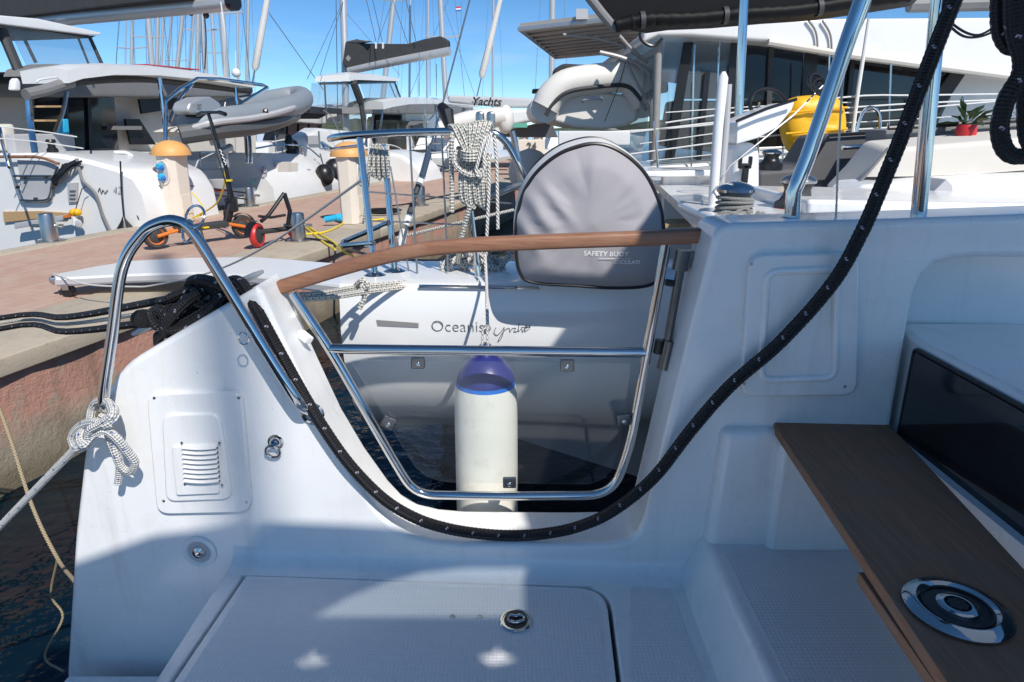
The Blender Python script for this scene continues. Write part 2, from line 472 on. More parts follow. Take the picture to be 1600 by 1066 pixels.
DINGHY = mat('dinghy_grey', (0.25, 0.28, 0.31), 0.5, fn=varied(.1, 4))
DINGHYD = mat('dinghy_dark', (0.10, 0.105, 0.11), 0.5, fn=varied(.1, 4))
DINGHYL = mat('dinghy_light', (0.74, 0.72, 0.67), 0.5, fn=varied(.06, 4))
PEDW = mat('pedestal_white', (0.78, 0.70, 0.60), 0.5, fn=varied(.05, 4, dirt=(.4, .33, .26), dscale=6, damt=.3))
PEDO = mat('pedestal_orange', (0.74, 0.38, 0.12), 0.5, fn=varied(.1, 5))
SOLAR = mat('solar_underside', (0.55, 0.5, 0.43), 0.6, fn=varied(.1, 6))
def glass_dark_fn(nt, b):
    nt.set(b.inputs['Base Color'], nt.mix(nt.ramp(nt.noise(1.3, 4), .4, .7), (0.006, 0.007, 0.009), (0.03, 0.033, 0.038)))
SMOKE = mat('dark_glass', (0.012, 0.013, 0.016), 0.06, spec=.6, fn=glass_dark_fn)
def canvas_own():  # unseen canvas made pale and translucent so it glows and brightens the shaded floor
    m = bpy.data.materials.new('own_bimini_canvas'); m.use_nodes = True; t = m.node_tree; t.nodes.clear(); nt = NT(t)
    out = t.nodes.new('ShaderNodeOutputMaterial'); a = t.nodes.new('ShaderNodeBsdfDiffuse'); b = t.nodes.new('ShaderNodeBsdfTranslucent'); x = t.nodes.new('ShaderNodeMixShader')
    k = nt.mix(nt.noise(4, 4), (.50, .58, .68), (.56, .64, .74)); nt.set(a.inputs[0], k); nt.set(b.inputs[0], k); x.inputs[0].default_value = .5
    t.links.new(a.outputs[0], x.inputs[1]); t.links.new(b.outputs[0], x.inputs[2]); t.links.new(x.outputs[0], out.inputs[0])
    return m
OWNBIM = canvas_own()
def clear(name, tint, fac):
    m = bpy.data.materials.new(name); m.use_nodes = True; nt = NT(m.node_tree); t = m.node_tree; t.nodes.clear()
    out = t.nodes.new('ShaderNodeOutputMaterial'); mx = t.nodes.new('ShaderNodeMixShader'); tr = t.nodes.new('ShaderNodeBsdfTransparent')
    gl = t.nodes.new('ShaderNodeBsdfGlossy'); gl.inputs['Roughness'].default_value = .03; tr.inputs[0].default_value = (*tint, 1)
    lw = t.nodes.new('ShaderNodeLayerWeight'); lw.inputs[0].default_value = .5
    fr = nt.m('MULTIPLY_ADD', nt.m('POWER', lw.outputs['Facing'], 4.0), .5, .028)
    df = t.nodes.new('ShaderNodeBsdfDiffuse'); df.inputs[0].default_value = (.7, .72, .72, 1)
    mx2 = t.nodes.new('ShaderNodeMixShader')
    scr = nt.ramp(nt.noise(40, 6, rough=.75, stretch=(1, 1, .25)), .6, .8)
    spk = nt.m('GREATER_THAN', nt.noise(300, 1), .74)
    nt.set(mx2.inputs[0], nt.m('MULTIPLY_ADD', nt.m('ADD', nt.m('MULTIPLY', scr, .5), nt.m('MULTIPLY', spk, .6)), fac, fac * .25))
    t.links.new(tr.outputs[0], mx2.inputs[1]); t.links.new(df.outputs[0], mx2.inputs[2])
    t.links.new(fr, mx.inputs[0]); t.links.new(mx2.outputs[0], mx.inputs[1]); t.links.new(gl.outputs[0], mx.inputs[2])
    t.links.new(mx.outputs[0], out.inputs[0])
    MATS[name] = m
    return m
PANE = clear('acrylic_pane', (.975, .985, .985), .035)
VINYL = clear('clear_vinyl', (.80, .84, .86), .25)
TINT = clear('tinted_vinyl', (.55, .58, .6), .1)
TINTD = clear('dark_tinted_glass', (.34, .36, .38), .04)
# ------------------------------------------------------------------ setting: water, far shore
def water_fn(nt, b):
    p = nt.pos()
    h = nt.m('ADD', nt.noise(1.6, 4, p), nt.m('MULTIPLY', nt.noise(6.0, 3, p), .35))
    nt.set(b.inputs['Normal'], nt.bump(h, 0.35, 0.12))
WATER = mat('sea_water', (0.002, 0.010, 0.018), 0.04, spec=.5, fn=water_fn, IOR=1.33)
o = MB().poly([(-2500, -600, 0), (2500, -600, 0), (2500, 3500, 0), (-2500, 3500, 0)]).build('water', WATER); tag(o, kind='structure')
def hill_fn(nt, b):
    nt.set(b.inputs['Base Color'], nt.mix(nt.ramp(nt.noise(.09, 6, nt.pos(), .7), .35, .65), (.03, .05, .018), (.10, .12, .05)))
    nt.set(b.inputs['Normal'], nt.bump(nt.noise(.25, 5, nt.pos()), 1.0, 2.0))
HILL = mat('wooded_hill', (0.06, .08, .03), .95, fn=hill_fn)
m = MB(); rows = []
for j in range(7):
    row = []
    for i in range(121):
        a = R(-68 + 136 * i / 120); d = 520 + j * 26
        hh = (7 + 12 * mnoise.noise(V(i * .085, 3.1, 0)) + 3.5 * mnoise.noise(V(i * .9, j * .4, 7))) * math.sin(math.pi * min(1, j / 5 + .02) * .5)
        row.append(V(d * math.sin(a), d * math.cos(a), max(-1, hh) if j else -1))
    rows.append(row)
m.loft(rows, closed=False, caps=False)
tag(m.build('hills', HILL, angle=60), kind='structure')

# ------------------------------------------------------------------ the own boat
yacht = root('moored_yacht', 'white yacht in the foreground with glazed side gate and shaded cockpit', 'yacht', (0, 0.6, 0))
NW = V(-0.05, -1, 0).normalized()
Z = lambda z: EYE + z
def wall_poly(px, off=0.0): return [W(x, y, off) for x, y in px]
FLOORZ = -1.05
# side wall with the gate opening: inner outline as seen, extruded outboard
front = fillet(wall_poly([(103, 1045), (115, 840), (131, 700)]) + wall_poly([(152, 640), (190, 572), (300, 506), (398, 449)]), [0, .05, .06, .05, .05, .1, .02], 4, closed=False)
front += wall_poly([(408, 456), (430, 505), (470, 592), (510, 676), (550, 742), (590, 797), (612, 820), (640, 836), (675, 845), (720, 849), (800, 850), (900, 851), (950, 850), (980, 845), (998, 832), (1008, 808), (1030, 720), (1060, 595), (1090, 475), (1114, 376)])
front += wall_poly([(1119, 361), (1132, 352), (1150, 349.5), (1250, 347), (1400, 343), (1600, 336), (2100, 318)])
xr = front[-1].x
zr = W(1440, 400).z
front += [V(xr, front[-1].y, zr), W(1530, 403)] + wall_poly([(1490, 405), (1462, 413), (1443, 430), (1432, 455), (1424, 490), (1412, 560), (1398, 640), (1392, 680)])
pr = front[-1]
front += [V(pr.x, pr.y, Z(-1.3)), V(pr.x, pr.y, -0.3), V(front[0].x, front[0].y, -0.3)]
TH = 0.155
def build_wall():
    bm = bmesh.new(); o3 = ORG[yacht.name]
    a = [bm.verts.new(p - o3) for p in front]
    f = bm.faces.new(a)
    ex = bmesh.ops.extrude_face_region(bm, geom=[f])
    for g in ex['geom']:
        if isinstance(g, bmesh.types.BMVert): g.co += V(0, TH, 0)
    bmesh.ops.recalc_face_normals(bm, faces=bm.faces)
    es = []
    for e in bm.edges:
        if len(e.link_faces) == 2 and e.calc_face_angle(0) > R(60):
            z = (e.verts[0].co.z + e.verts[1].co.z) / 2
            if abs(e.verts[0].co.y - e.verts[1].co.y) < .1 and z > 0.2: es.append(e)
    bmesh.ops.bevel(bm, geom=es, offset=0.016, segments=4, profile=0.5, affect='EDGES', clamp_overlap=True)
    me = bpy.data.meshes.new('side_wall'); bm.to_mesh(me); bm.free()
    me.shade_smooth(); me.set_sharp_from_angle(angle=R(40)); me.materials.append(WHITE)
    o = bpy.data.objects.new('side_wall', me); col.objects.link(o); o.parent = yacht; ORG[o.name] = o3.copy()
    wm = o.modifiers.new('wn', 'WEIGHTED_NORMAL'); wm.keep_sharp = True
    return o
wall = build_wall()
def rounded(px, r, off=0.0, seg=6): return fillet(wall_poly(px, off), r, seg)
def plate(px, r, depth, name, m_, parent, off0=.01, bevel=.004, seg=3, label=None):
    mb = MB().extr(rounded(px, r, off0), NW * (depth + off0))
    return mb.build(name, m_, parent, bevel=bevel, seg=seg, label=label)
# recessed part of the coaming on the right
mb = MB().hexa([V(.86, 1.42 + .095, Z(-1.2)), V(xr, 1.42 + .03, Z(-1.2)), V(xr, 1.42 + .03, Z(-.22)), V(.86, 1.42 + .095, Z(-.22))],
               [V(.86, 1.42 + .15, Z(-1.2)), V(xr, 1.42 + .09, Z(-1.2)), V(xr, 1.42 + .09, Z(-.22)), V(.86, 1.42 + .15, Z(-.22))])
mb.build('recess_back', WHITE, yacht)
# cockpit floor with a hatch opening
def ringplate(outer, inner, depth, name, m_, parent, bevel=0.006, seg=3, more=()):
    bm = bmesh.new(); o3 = ORG[parent.name]
    es = []
    for loop in (outer, inner, *more):
        vs = [bm.verts.new(p - o3) for p in loop]
        for i in range(len(vs)): es.append(bm.edges.new((vs[i], vs[(i + 1) % len(vs)])))
    bmesh.ops.triangle_fill(bm, use_beauty=True, use_dissolve=False, edges=es)
    ex = bmesh.ops.extrude_face_region(bm, geom=list(bm.faces))
    for g in ex['geom']:
        if isinstance(g, bmesh.types.BMVert): g.co.z -= depth
    bmesh.ops.recalc_face_normals(bm, faces=bm.faces)
    be = [e for e in bm.edges if len(e.link_faces) == 2 and e.calc_face_angle(0) > R(60) and min(v.co.z for v in e.verts) > max(v.co.z for v in bm.verts) - 1e-4]
    if bevel: bmesh.ops.bevel(bm, geom=be, offset=bevel, segments=seg, profile=.5, affect='EDGES', clamp_overlap=True)
    me = bpy.data.meshes.new(name); bm.to_mesh(me); bm.free()
    me.shade_smooth(); me.set_sharp_from_angle(angle=R(40)); me.materials.append(m_)
    o = bpy.data.objects.new(name, me); col.objects.link(o); o.parent = parent; ORG[o.name] = o3.copy()
    wm = o.modifiers.new('wn', 'WEIGHTED_NORMAL'); wm.keep_sharp = True
    return o
def FP(px, py, dz=0.0): return PZ(px, py, FLOORZ + dz)
hTL, hTR = FP(384, 899), FP(946, 919)
dirx = (hTR - hTL).normalized(); diry = V(-dirx.y, dirx.x, 0)
hw = (hTR - hTL).length
hl = .66
def hatch_loop(g, z):
    a = hTL + dirx * -g + diry * g; b = hTR + dirx * g + diry * g
    c = b - diry * (hl + 2 * g); d = a - diry * (hl + 2 * g)
    return [p + V(0, 0, z) for p in fillet([a, b, c, d], [.012, .075 + g, .075 + g, .012], 7)]
FLX = -0.712
fl = [V(FLX, 1.44, Z(FLOORZ)), V(.46, 1.41, Z(FLOORZ)), V(.46, -.9, Z(FLOORZ)), V(FLX, -.9, Z(FLOORZ))]
floor = ringplate(fl, hatch_loop(.009, 0), .12, 'cockpit_floor', WHITE, yacht, .007)
mb = MB().box((-.12, .3, Z(FLOORZ) - .13), (1.16, 2.3, .1)); mb.build('hull_tray', DARKG, yacht)
hl_in = hatch_loop(0, 0.0)
hatch = MB().extr([p + V(0, 0, .001) for p in hl_in], (0, 0, -.06)).build('floor_hatch', WHITE, yacht, bevel=.006, seg=3)
hp = fillet([hTL + dirx * .02 - diry * .018, hTR - dirx * .02 - diry * .018, hTR - dirx * .02 - diry * (hl - .02), hTL + dirx * .02 - diry * (hl - .02)], [.01, .06, .06, .01], 6)
MB().extr([p + V(0, 0, .0006) for p in hp], (0, 0, .0016)).build('nonskid_pad', NONSKID, hatch)
# nonskid on the floor to the right of the hatch
np_ = fillet([FP(985, 905), FP(1040, 900), FP(1104, 1066), FP(985, 1066), ], .02, 5)
MB().extr(np_, (0, 0, .0012)).build('nonskid_strip', NONSKID, yacht)
np_ = fillet([FP(470, 884), FP(930, 897), FP(935, 906), FP(470, 893)], .004, 3)
MB().extr(np_, (0, 0, .0012)).build('nonskid_strip', NONSKID, yacht)
# cove where wall meets floor
def cove(pa, pb, r, name, out):
    secs = []
    for p in (pa, pb):
        s = [p + V(0, .02, -.02), p + out * r + V(0, .02, -.02)]
        s = [p - out * .02 + V(0, 0, -.02), p + out * r + V(0, 0, -.02)]
        for k in range(9):
            t = R(90) * k / 8
            s.append(p + out * (r - r * math.sin(t)) + V(0, 0, r - r * math.cos(t)))
        s.append(p - out * .02 + V(0, 0, r))
        secs.append(s)
    return MB().loft(secs).build(name, WHITE, yacht, angle=60)
wl = lambda x: V(x, 1.42 - .05 * x, Z(FLOORZ))
cove(wl(FLX + .01) + V(0, .0, .001), wl(.44) + V(0, 0, .001), .05, 'cove', NW)
# swim platform below the floor at the stern
mb = MB().box((-.94, .2, Z(-1.42)), (.44, 2.42, .12)); mb.build('swim_platform', WHITE, yacht, bevel=.012, seg=3)
MB().box((FLX + .06, .25, Z(-1.25)), (.1, 2.3, .34)).build('platform_riser', WHITE, yacht)
# latch and screws of the hatch
lc = FP(806, 971, .002)
lt = MB().lathe([(.0, 0), (.036, 0), (.037, .003), (.034, .006), (.030, .006), (.029, .004), (.0, .004)], lc, n=28, caps=False).build('hatch_latch', CHROME, hatch)
MB().lathe([(0, 0), (.0265, 0), (.0265, .0012), (0, .0012)], lc + V(0, 0, .0045), n=24, caps=False).build('latch_recess', BLACKP, hatch)
mb = MB().tube(cat([lc + V(-.016, -.006, .008), lc + V(-.012, .01, .008), lc + V(0, .006, .009), lc + V(.012, .011, .008), lc + V(.018, -.004, .008), lc + V(0, -.012, .008)], 4, True), .0032, 8, closed=True)
mb.build('latch_handle', CHROME, hatch)
for px in (707, 750):
    c = FP(px, 964, .002)
    MB().lathe([(.0, 0), (.007, 0), (.006, .002), (.003, .002), (.0025, .0008), (0, .0008)], c, n=14, caps=False).build('hatch_screw', STEEL, hatch)
# access panel, vent, drain and pad eye on the aft wall
pan = plate([(236, 611), (384, 605), (399, 794), (252, 797)], .035, .012, 'access_panel', WHITE, yacht, bevel=.005)
plate([(262, 640), (352, 638), (372, 772), (268, 776)], .03, .019, 'panel_field', WHITE, pan, bevel=.006)
for x, y in ((241, 622), (373, 622), (256, 783), (385, 785)):
    c = W(x, y, -.012); MB().lathe([(0, 0), (.0038, 0), (.0032, .0012), (0, .0012)], c, NW, 12, False).build('panel_screw', STEEL, pan)
vent = plate([(280, 688), (348, 685), (353, 760), (287, 763)], .008, .026, 'vent_grille', WHITE, yacht, bevel=.003)
for k in range(8):
    t = k / 7
    yy = 697 + 52 * t
    x0, x1 = 286 + 3.5 * t, 340 + 3.5 * t
    pts = [W(x0 + (x1 - x0) * s, yy + 2.2 * math.sin(math.pi * s), -.027) for s in (0, .2, .4, .6, .8, 1)]
    MB().tube([p + V(0, 0, -.004) for p in pts], .0022, 6).build('vent_slot', DARKG, vent)
    MB().loft([[p + V(0, -.002, .004), p + V(0, -.011, -.001), p + V(0, -.009, -.003), p + V(0, -.001, .0015)] for p in pts]).build('slat', WHITE, vent, angle=50)
for x, y in ((284, 692), (343, 692), (289, 757), (347, 758)):
    c = W(x, y, -.026); MB().lathe([(0, 0), (.0034, 0), (.003, .0012), (0, .0012)], c, NW, 10, False).build('vent_screw', STEEL, vent)
c = W(312, 862, 0)
dr = MB().lathe([(.045, -.002), (.044, .004), (.034, .006), (.030, .003), (.029, -.002)], c, NW, 32, False).build('shower_socket', WHITE, yacht)
MB().lathe([(.0, .0025), (.0295, .0025)], c, NW, 28, False).build('socket_cup', LIGHTG, dr)
MB().lathe([(.0, .008), (.008, .011), (.015, .008), (.018, .001)], c, NW, 24, False).build('socket_cap', CHROME, dr)
c = W(430, 693, 0)
pe = MB().lathe([(.0, .014), (.008, .014), (.012, .010), (.014, .003), (.019, .002), (.02, -.002)], c + V(.002, 0, .004), NW, 22, False).build('pad_eye', CHROME, yacht)
MB().tube([c + V(-.002 + .017 * math.cos(a), -.014 - .004 * math.sin(a), -.014 + .017 * math.sin(a)) for a in [2 * math.pi * k / 18 for k in range(18)]], .0032, 8, closed=True).build('ring', CHROME, pe)
# coaming locker lid
lid = plate([(1165, 395), (1334, 391), (1331, 611), (1151, 613)], .035, .02, 'locker_lid', WHITE, yacht, bevel=.006)
o = ring = MB()
outer = rounded([(1198, 425), (1306, 421), (1304, 590), (1188, 594)], .025, -.02)
inner = rounded([(1206, 434), (1298, 430), (1296, 581), (1197, 585)], .02, -.014)
# raised bead around the lid's field
mb = MB(); mb.tube([p for p in outer], .0085, 10, closed=True); mb.build('lid_bead', WHITE, lid)
for x, y in ((1174, 413), (1320, 604), (1163, 600), (1324, 405)):
    c = W(x, y, -.02); MB().lathe([(0, 0), (.0034, 0), (.003, .0012), (0, .0012)], c, NW, 10, False).build('lid_screw', STEEL, lid)
# bench block, step and console
zt = Z(-.645)
mb = MB().hexa([V(.458, 1.355, Z(-1.0)), V(.62, 1.355, Z(-1.0)), V(.62, 1.42, Z(-1.0)), V(.455, 1.43, Z(-1.0))],
               [V(.475, 1.365, zt), V(.62, 1.365, zt), V(.62, 1.42, zt), V(.47, 1.43, zt)])
mb.box((.74, 1.38, Z(-.83)), (.30, .09, .34)); mb.build('bench_block', WHITE, yacht, bevel=.018, seg=4)
zs = Z(-.93)
mb = MB().hexa([V(.405, -.9, Z(-1.06)), V(.95, -.9, Z(-1.06)), V(.95, 1.41, Z(-1.06)), V(.405, 1.41, Z(-1.06))],
               [V(.452, -.9, zs), V(.95, -.9, zs), V(.95, 1.41, zs), V(.455, 1.41, zs)])
step = mb.build('side_step', WHITE, yacht, bevel=.016, seg=4)
MB().extr(fillet([V(.485, 1.33, zs), V(.93, 1.33, zs), V(.93, -.6, zs), V(.485, -.6, zs)], .02, 5), (0, 0, .0015)).build('nonskid_pad', NONSKID, step)
MB().box((.845, .55, Z(-.80)), (.02, 1.68, .30)).build('bench_front', WHITE, yacht)
mb = MB().extr(fillet([V(.862, .1, 0), V(.862, 1.375, 0), V(.90, 1.50, 0), V(2.0, 1.48, 0), V(2.0, .1, 0)], [.02, .05, .03, 0, 0], 5), (0, 0, .53))
for p in mb.v: p.z += Z(-.96)
cons = mb.build('console', WHITE, yacht, bevel=.028, seg=4)
MB().extr(fillet([V(.859, 1.352, Z(-.93)), V(.859, 1.352, Z(-.452)), V(.859, .05, Z(-.452)), V(.859, .05, Z(-.93))], .012, 4), (-.006, 0, 0)).build('console_window', SMOKE, cons, bevel=.002)
mb = MB().tube(fillet([V(.857, 1.357, Z(-.93)), V(.857, 1.357, Z(-.447)), V(.857, .05, Z(-.447))], .012, 4, False), .0045, 6); mb.build('window_frame', BLACKP, cons)
# wooden bench board with socket
bt = -.634
def BP(px, py, dz=0): return PZ(px, py, bt + dz)
bl = [BP(1207, 655), BP(1372, 652), BP(1384, 658), BP(1428, 703), BP(1600, 888)]
dB = (BP(1600, 888) - BP(1428, 703)).normalized(); bl.append(BP(1600, 888) + dB * .75)
dA = (BP(1480, 1066) - BP(1213, 668)).normalized(); bl.append(BP(1480, 1066) + dA * .45); bl += [BP(1213, 668)]
bench = MB().extr(bl, (0, 0, -.022)).build('bench_board', BOARD, yacht, bevel=.003, seg=2)
edge = []
lp = [BP(1340, 893, -.028), BP(1460, 1066, -.028)]
dl = (lp[1] - lp[0]).normalized()
q = [lp[0], lp[1] + dl * .35, lp[1] + dl * .35 + V(.10, 0, 0), lp[0] + V(.10, 0, 0)]
MB().extr(q, (0, 0, -.02)).build('lower_leaf', BOARD, yacht, bevel=.003)
q = [BP(1213, 668, -.011) + V(-.0015, 0, .008), BP(1480, 1066, -.011) + dA * .4 + V(-.0015, 0, .008)]
MB().hexa([q[0], q[1], q[1] + V(0, 0, -.017), q[0] + V(0, 0, -.017)], [q[0] + V(.004, 0, 0), q[1] + V(.004, 0, 0), q[1] + V(.004, 0, -.017), q[0] + V(.004, 0, -.017)]).build('board_edge', BOARDE, bench)
c = BP(1494, 955, .0)
sk_ = MB().lathe([(.0, .001), (.060, .001), (.066, .002), (.067, .006), (.062, .010), (.050, .012), (.045, .009), (.042, .005)], c, n=48, caps=False).build('table_socket', CHROME, bench)
MB().lathe([(0, .0065), (.042, .0065), (.044, .009), (.041, .0085)], c, n=40, caps=False).build('socket_ring', BLACKP, bench)
mb = MB(); star = []
for k in range(16):
    a = 2 * math.pi * k / 16; rr = .0145 if k % 2 else .0115
    star.append(c + V(rr * math.cos(a), rr * math.sin(a), .0125))
mb.lathe([(.0265, .0065), (.026, .011), (.022, .0125), (.0165, .0125), (.0155, .009)], c, n=32, caps=False); mb.build('socket_hub', CHROME, bench)
MB().extr(star, (0, 0, -.002)).build('socket_star', BLACKP, bench)

# ------------------------------------------------------------------ boarding gate
GO = .115
def G(px, py, d=0.0): return W(px, py, GO + d)
gate = MB().tube(fillet([G(x, y) for x, y in [(457, 458), (517, 548), (612, 714), (648, 773), (790, 775), (958, 774), (986, 690), (1042, 376)]], [0, .05, .05, .07, .05, .09, .05, 0], 7, closed=False), .0118, 14).build('boarding_gate', CHROME, yacht)
MB().tube([G(516, 545), G(1009, 551)], .0122, 14).build('middle_bar', CHROME, gate)
pane_px = [(547, 563), (987, 568), (972, 668), (960, 728), (945, 748), (920, 757), (700, 754), (672, 748), (648, 730), (600, 650)]
MB().extr(fillet([G(x, y, .004) for x, y in pane_px], .012, 3), V(0, .006, 0)).build('pane', PANE, gate)
for x, y, a in ((653, 567, 0), (886, 571, 0), (607, 661, -28), (975, 656, 8), (796, 754, 0)):
    c = G(x, y, -.004); M3 = Matrix.Rotation(R(-a), 3, 'Y')
    MB().box(c, (.034, .010, .030), M3).build('clip', DSTEEL, gate, bevel=.003)
    MB().lathe([(0, .003), (.003, .003), (.0055, .002), (.006, 0)], c + V(0, -.005, -.003), (0, -1, 0), 12, False).build('clip_screw', CHROME, gate)
rl = cat([G(x, y, -.0) for x, y in [(424, 453), (470, 439), (560, 412), (640, 393), (720, 384), (800, 380), (900, 376), (1000, 372.5), (1109, 367)]], 5)
secs = []
for i, p in enumerate(rl):
    t = (rl[min(i + 1, len(rl) - 1)] - rl[max(i - 1, 0)]).normalized()
    u = t.cross(V(0, 1, 0)).normalized(); u = -u if u.z < 0 else u
    h, w = .0165, .02
    s = []
    for a, b in ((-1, -1), (-1, 1), (1, 1), (1, -1)):
        s.append((a, b))
    ring_ = []
    for k in range(12):
        an = 2 * math.pi * (k + .5) / 12
        cx, cz = math.cos(an), math.sin(an)
        e = .45
        ring_.append(p + V(0, 1, 0) * (w * math.copysign(abs(cx) ** e, cx)) + u * (h * math.copysign(abs(cz) ** e, cz)))
    secs.append(ring_)
MB().loft(secs).build('handrail', TEAK, gate, angle=45)
# hinges
MB().tube([G(1066, 405), G(1036, 572)], .0105, 12).build('hinge_pin', DSTEEL, gate)
MB().tube([G(1068, 391), G(1062, 422)], .0185, 14).build('hinge_barrel', DSTEEL, gate)
MB().tube([G(1046, 532), G(1036, 576)], .016, 14).build('hinge_barrel', DSTEEL, gate)
for px in ([(1072, 392), (1107, 397), (1103, 421), (1068, 419)], [(1046, 550), (1082, 553), (1076, 580), (1043, 577)]):
    MB().extr([G(x, y, -.012) for x, y in px], V(0, .022, 0)).build('hinge_bracket', DSTEEL, gate, bevel=.003)
for a, b in (((1040, 441), (1056, 444)), ((1024, 543), (1040, 546))):
    MB().tube([G(*a), G(*b)], .008, 8).build('hinge_lug', BLACKP, gate)
MB().tube([G(1031, 531), G(1027, 552)], .011, 10).build('hinge_stop', BLACKP, gate)
MB().extr([W(x, y, .09) for x, y in [(476, 515), (492, 528), (486, 538), (472, 527)]], V(-.012, -.01, .004)).build('gate_catch', WHITE2, yacht, bevel=.003)

# ------------------------------------------------------------------ rails of the own boat
hp_ = [W(174, 640, .01), W(165, 636, -.03), W(163, 612, -.045), W(176, 520, -.045), W(191, 418, -.045), W(222, 366, -.045), W(250, 348, -.045), W(276, 346, -.045), W(300, 362, -.045), W(340, 424, -.045), W(400, 522, -.045), W(452, 606, -.045), W(472, 634, -.035), W(490, 646, .01)]
MB().tube(cat(hp_, 6), .0122, 14).build('grab_rail', CHROME, yacht)
for p in (hp_[0], hp_[-1]):
    MB().lathe([(.026, -.012), (.026, .0), (.022, .003), (.014, .004)], p + NW * .012, NW, 20, False).build('rail_flange', CHROME, yacht)
cc = W(301, 352, -.045)
for dx, dz, ax in ((.008, .018, 0.2), (-.012, -.012, 1.2)):
    ca, sa = math.cos(ax), math.sin(ax)
    MB().tube([cc + V(dx + .019 * math.cos(t) * ca, .012 * math.sin(t) + .019 * math.cos(t) * sa * .4, dz + .021 * math.sin(t)) for t in [2 * math.pi * k / 20 for k in range(20)]], .0026, 8, closed=True).build('shackle_ring', CHROME, yacht)
cc = W(390, 524, -.045)
MB().tube([cc + V(-.008 + .011 * math.cos(t), -.014, -.003 + .014 * math.sin(t)) for t in [2 * math.pi * k / 16 for k in range(16)]], .0018, 6, closed=True).build('shackle_ring', CHROME, yacht)
def up_to(a, b, z): return a + (b - a) * ((z - a.z) / (b.z - a.z))
BZ = EYE + 1.05
s1 = [W(1237, 352, .07), W(1240, 300, .07), W(1247, 284, .07), W(1262, 246, .07), W(1350, -10, .07)]
s1.append(up_to(s1[-2], s1[-1], BZ))
MB().tube(s1, .0158, 16).build('stanchion', CHROME, yacht)
s2 = [W(1434, 350, .07), W(1468, -5, .07)]; s2.append(up_to(s2[0], s2[1], BZ))
MB().tube(s2, .0155, 16).build('stanchion', CHROME, yacht)
for px, py in ((1237, 342), (1434, 338)):
    c = W(px, py, .07)
    MB().lathe([(.033, -.02), (.033, .0), (.030, .004), (.018, .006)], V(c.x, c.y, W(px, py + 2, .07).z), n=24, caps=False).build('stanchion_base', CHROME, yacht)
# wires beside the stanchions
MB().tube(cat([W(1306, 346, .08), W(1312, 200, .085), W(1322, 100, .085), W(1358, 10, .09), W(1370, -60, .09)], 5), .0022, 6).build('wire', WIRE, yacht)
for d in (0, 1):
    MB().tube(cat([W(1478, -20, -.06), W(1480 - 6 * d, 24, -.06), W(1500, 46 + 8 * d, -.06), W(1528, 55 + 3 * d, -.06), W(1556, 40 + 6 * d, -.06), W(1572, 20, -.06), W(1600, -30, -.06)], 5), .0022, 6).build('cable', DARKG, yacht)
# mooring cleat on the sloping bulwark
ca, cb = W(207, 523, .085), W(411, 424, .085)
cl = MB().tube([ca, ca + (cb - ca) * .06, ca + (cb - ca) * .3, ca + (cb - ca) * .7, ca + (cb - ca) * .94, cb], [.004, .0075, .011, .011, .0075, .004], 12).build('mooring_cleat', ALU, yacht)
for t in (.36, .62):
    p = ca + (cb - ca) * t; MB().tube([p, p + V(.012, 0, -.085)], .011, 10).build('cleat_leg', ALU, cl)
# sprayhood-bimini frame overhead (shades the cockpit)
SL = SUN_DIR / SUN_DIR.z
def shade(p):                            # where the bimini must end for its edge to fall on p
    q = p + SL * (BZ - p.z); return V(q.x, q.y, BZ)
e1, e2, e3 = shade(W(115, 880)), shade(W(240, 836)), shade(W(420, 814))
e4 = shade(V(.0, 1.5, Z(-.97))); e5 = shade(V(.04, 1.49, Z(-.97))); e6 = shade(G(990, 374))
bo = [V(e1.x - .3, e1.y - .06, BZ), e1, e2, e3, V(e4.x - .05, e4.y - .05, BZ), V(e5.x, e5.y + .0, BZ), e6, V(e6.x + .25, 1.45, BZ), V(e6.x + .38, 1.56, BZ), V(2.1, 1.6, BZ), V(2.1, -.85, BZ), V(e1.x - .3, -.85, BZ)]
gl1 = [shade(FP(x, y)) for x, y in [(462, 1031), (484, 1024), (494, 1016), (499, 1025), (518, 1030), (501, 1037), (478, 1041)]]  # made-up openings in the canvas, shaped to throw two glints on the floor
gl2 = [shade(FP(x, y)) for x, y in [(748, 1026), (770, 1022), (778, 1012), (784, 1022), (806, 1028), (788, 1034), (764, 1038)]]
wi = [shade(FP(x, y)) for x, y in [(468, 976), (817, 976), (817, 890), (720, 890), (655, 896), (600, 910), (540, 934)]]
ringplate(bo, wi, .004, 'bimini', OWNBIM, yacht, 0, more=(gl1, gl2))
MB().extr(wi, (0, 0, -.004)).build('added_patch_window', TINT, yacht)  # window added in the unseen canvas, imitates sun reflected off the gate pane
for y0 in (-.95, -.5):
    MB().tube(fillet([V(e1.x - .28, y0, Z(-.95)), V(e1.x - .28, y0, BZ - .03), V(2.05, y0, BZ - .03), V(2.05, y0, Z(-.95))], .1, 5, False), .0125, 10).build('bimini_frame', CHROME, yacht)

# ------------------------------------------------------------------ ropes of the own boat
rp = [W(352, 444, .085), W(372, 440, .06), W(388, 458, .03), W(402, 486, .0), W(428, 534, -.014), W(468, 606, -.018), W(505, 668, -.018), W(548, 728, -.018), W(600, 780, -.016), W(650, 810, -.014), W(700, 826, -.005), W(750, 834, .01), W(800, 837, .015), W(850, 834, .01), W(900, 824, .0), W(955, 800, -.02), W(1020, 748, -.035), W(1080, 672, -.045), W(1140, 604, -.05), W(1220, 534, -.055), W(1300, 444, -.06), W(1345, 366, -.065), W(1378, 290, -.07), W(1412, 205, -.075), W(1450, 105, -.075), W(1495, -10, -.07), W(1540, -120, -.06)]
rp.append(V(rp[-1].x + .02, rp[-1].y, BZ))
thing(MB().rope(cat(rp, 10), .0137, 16), 'mooring_rope', BROPE, 'thick black rope drooping from the cleat across the gate and up to the right', 'rope')
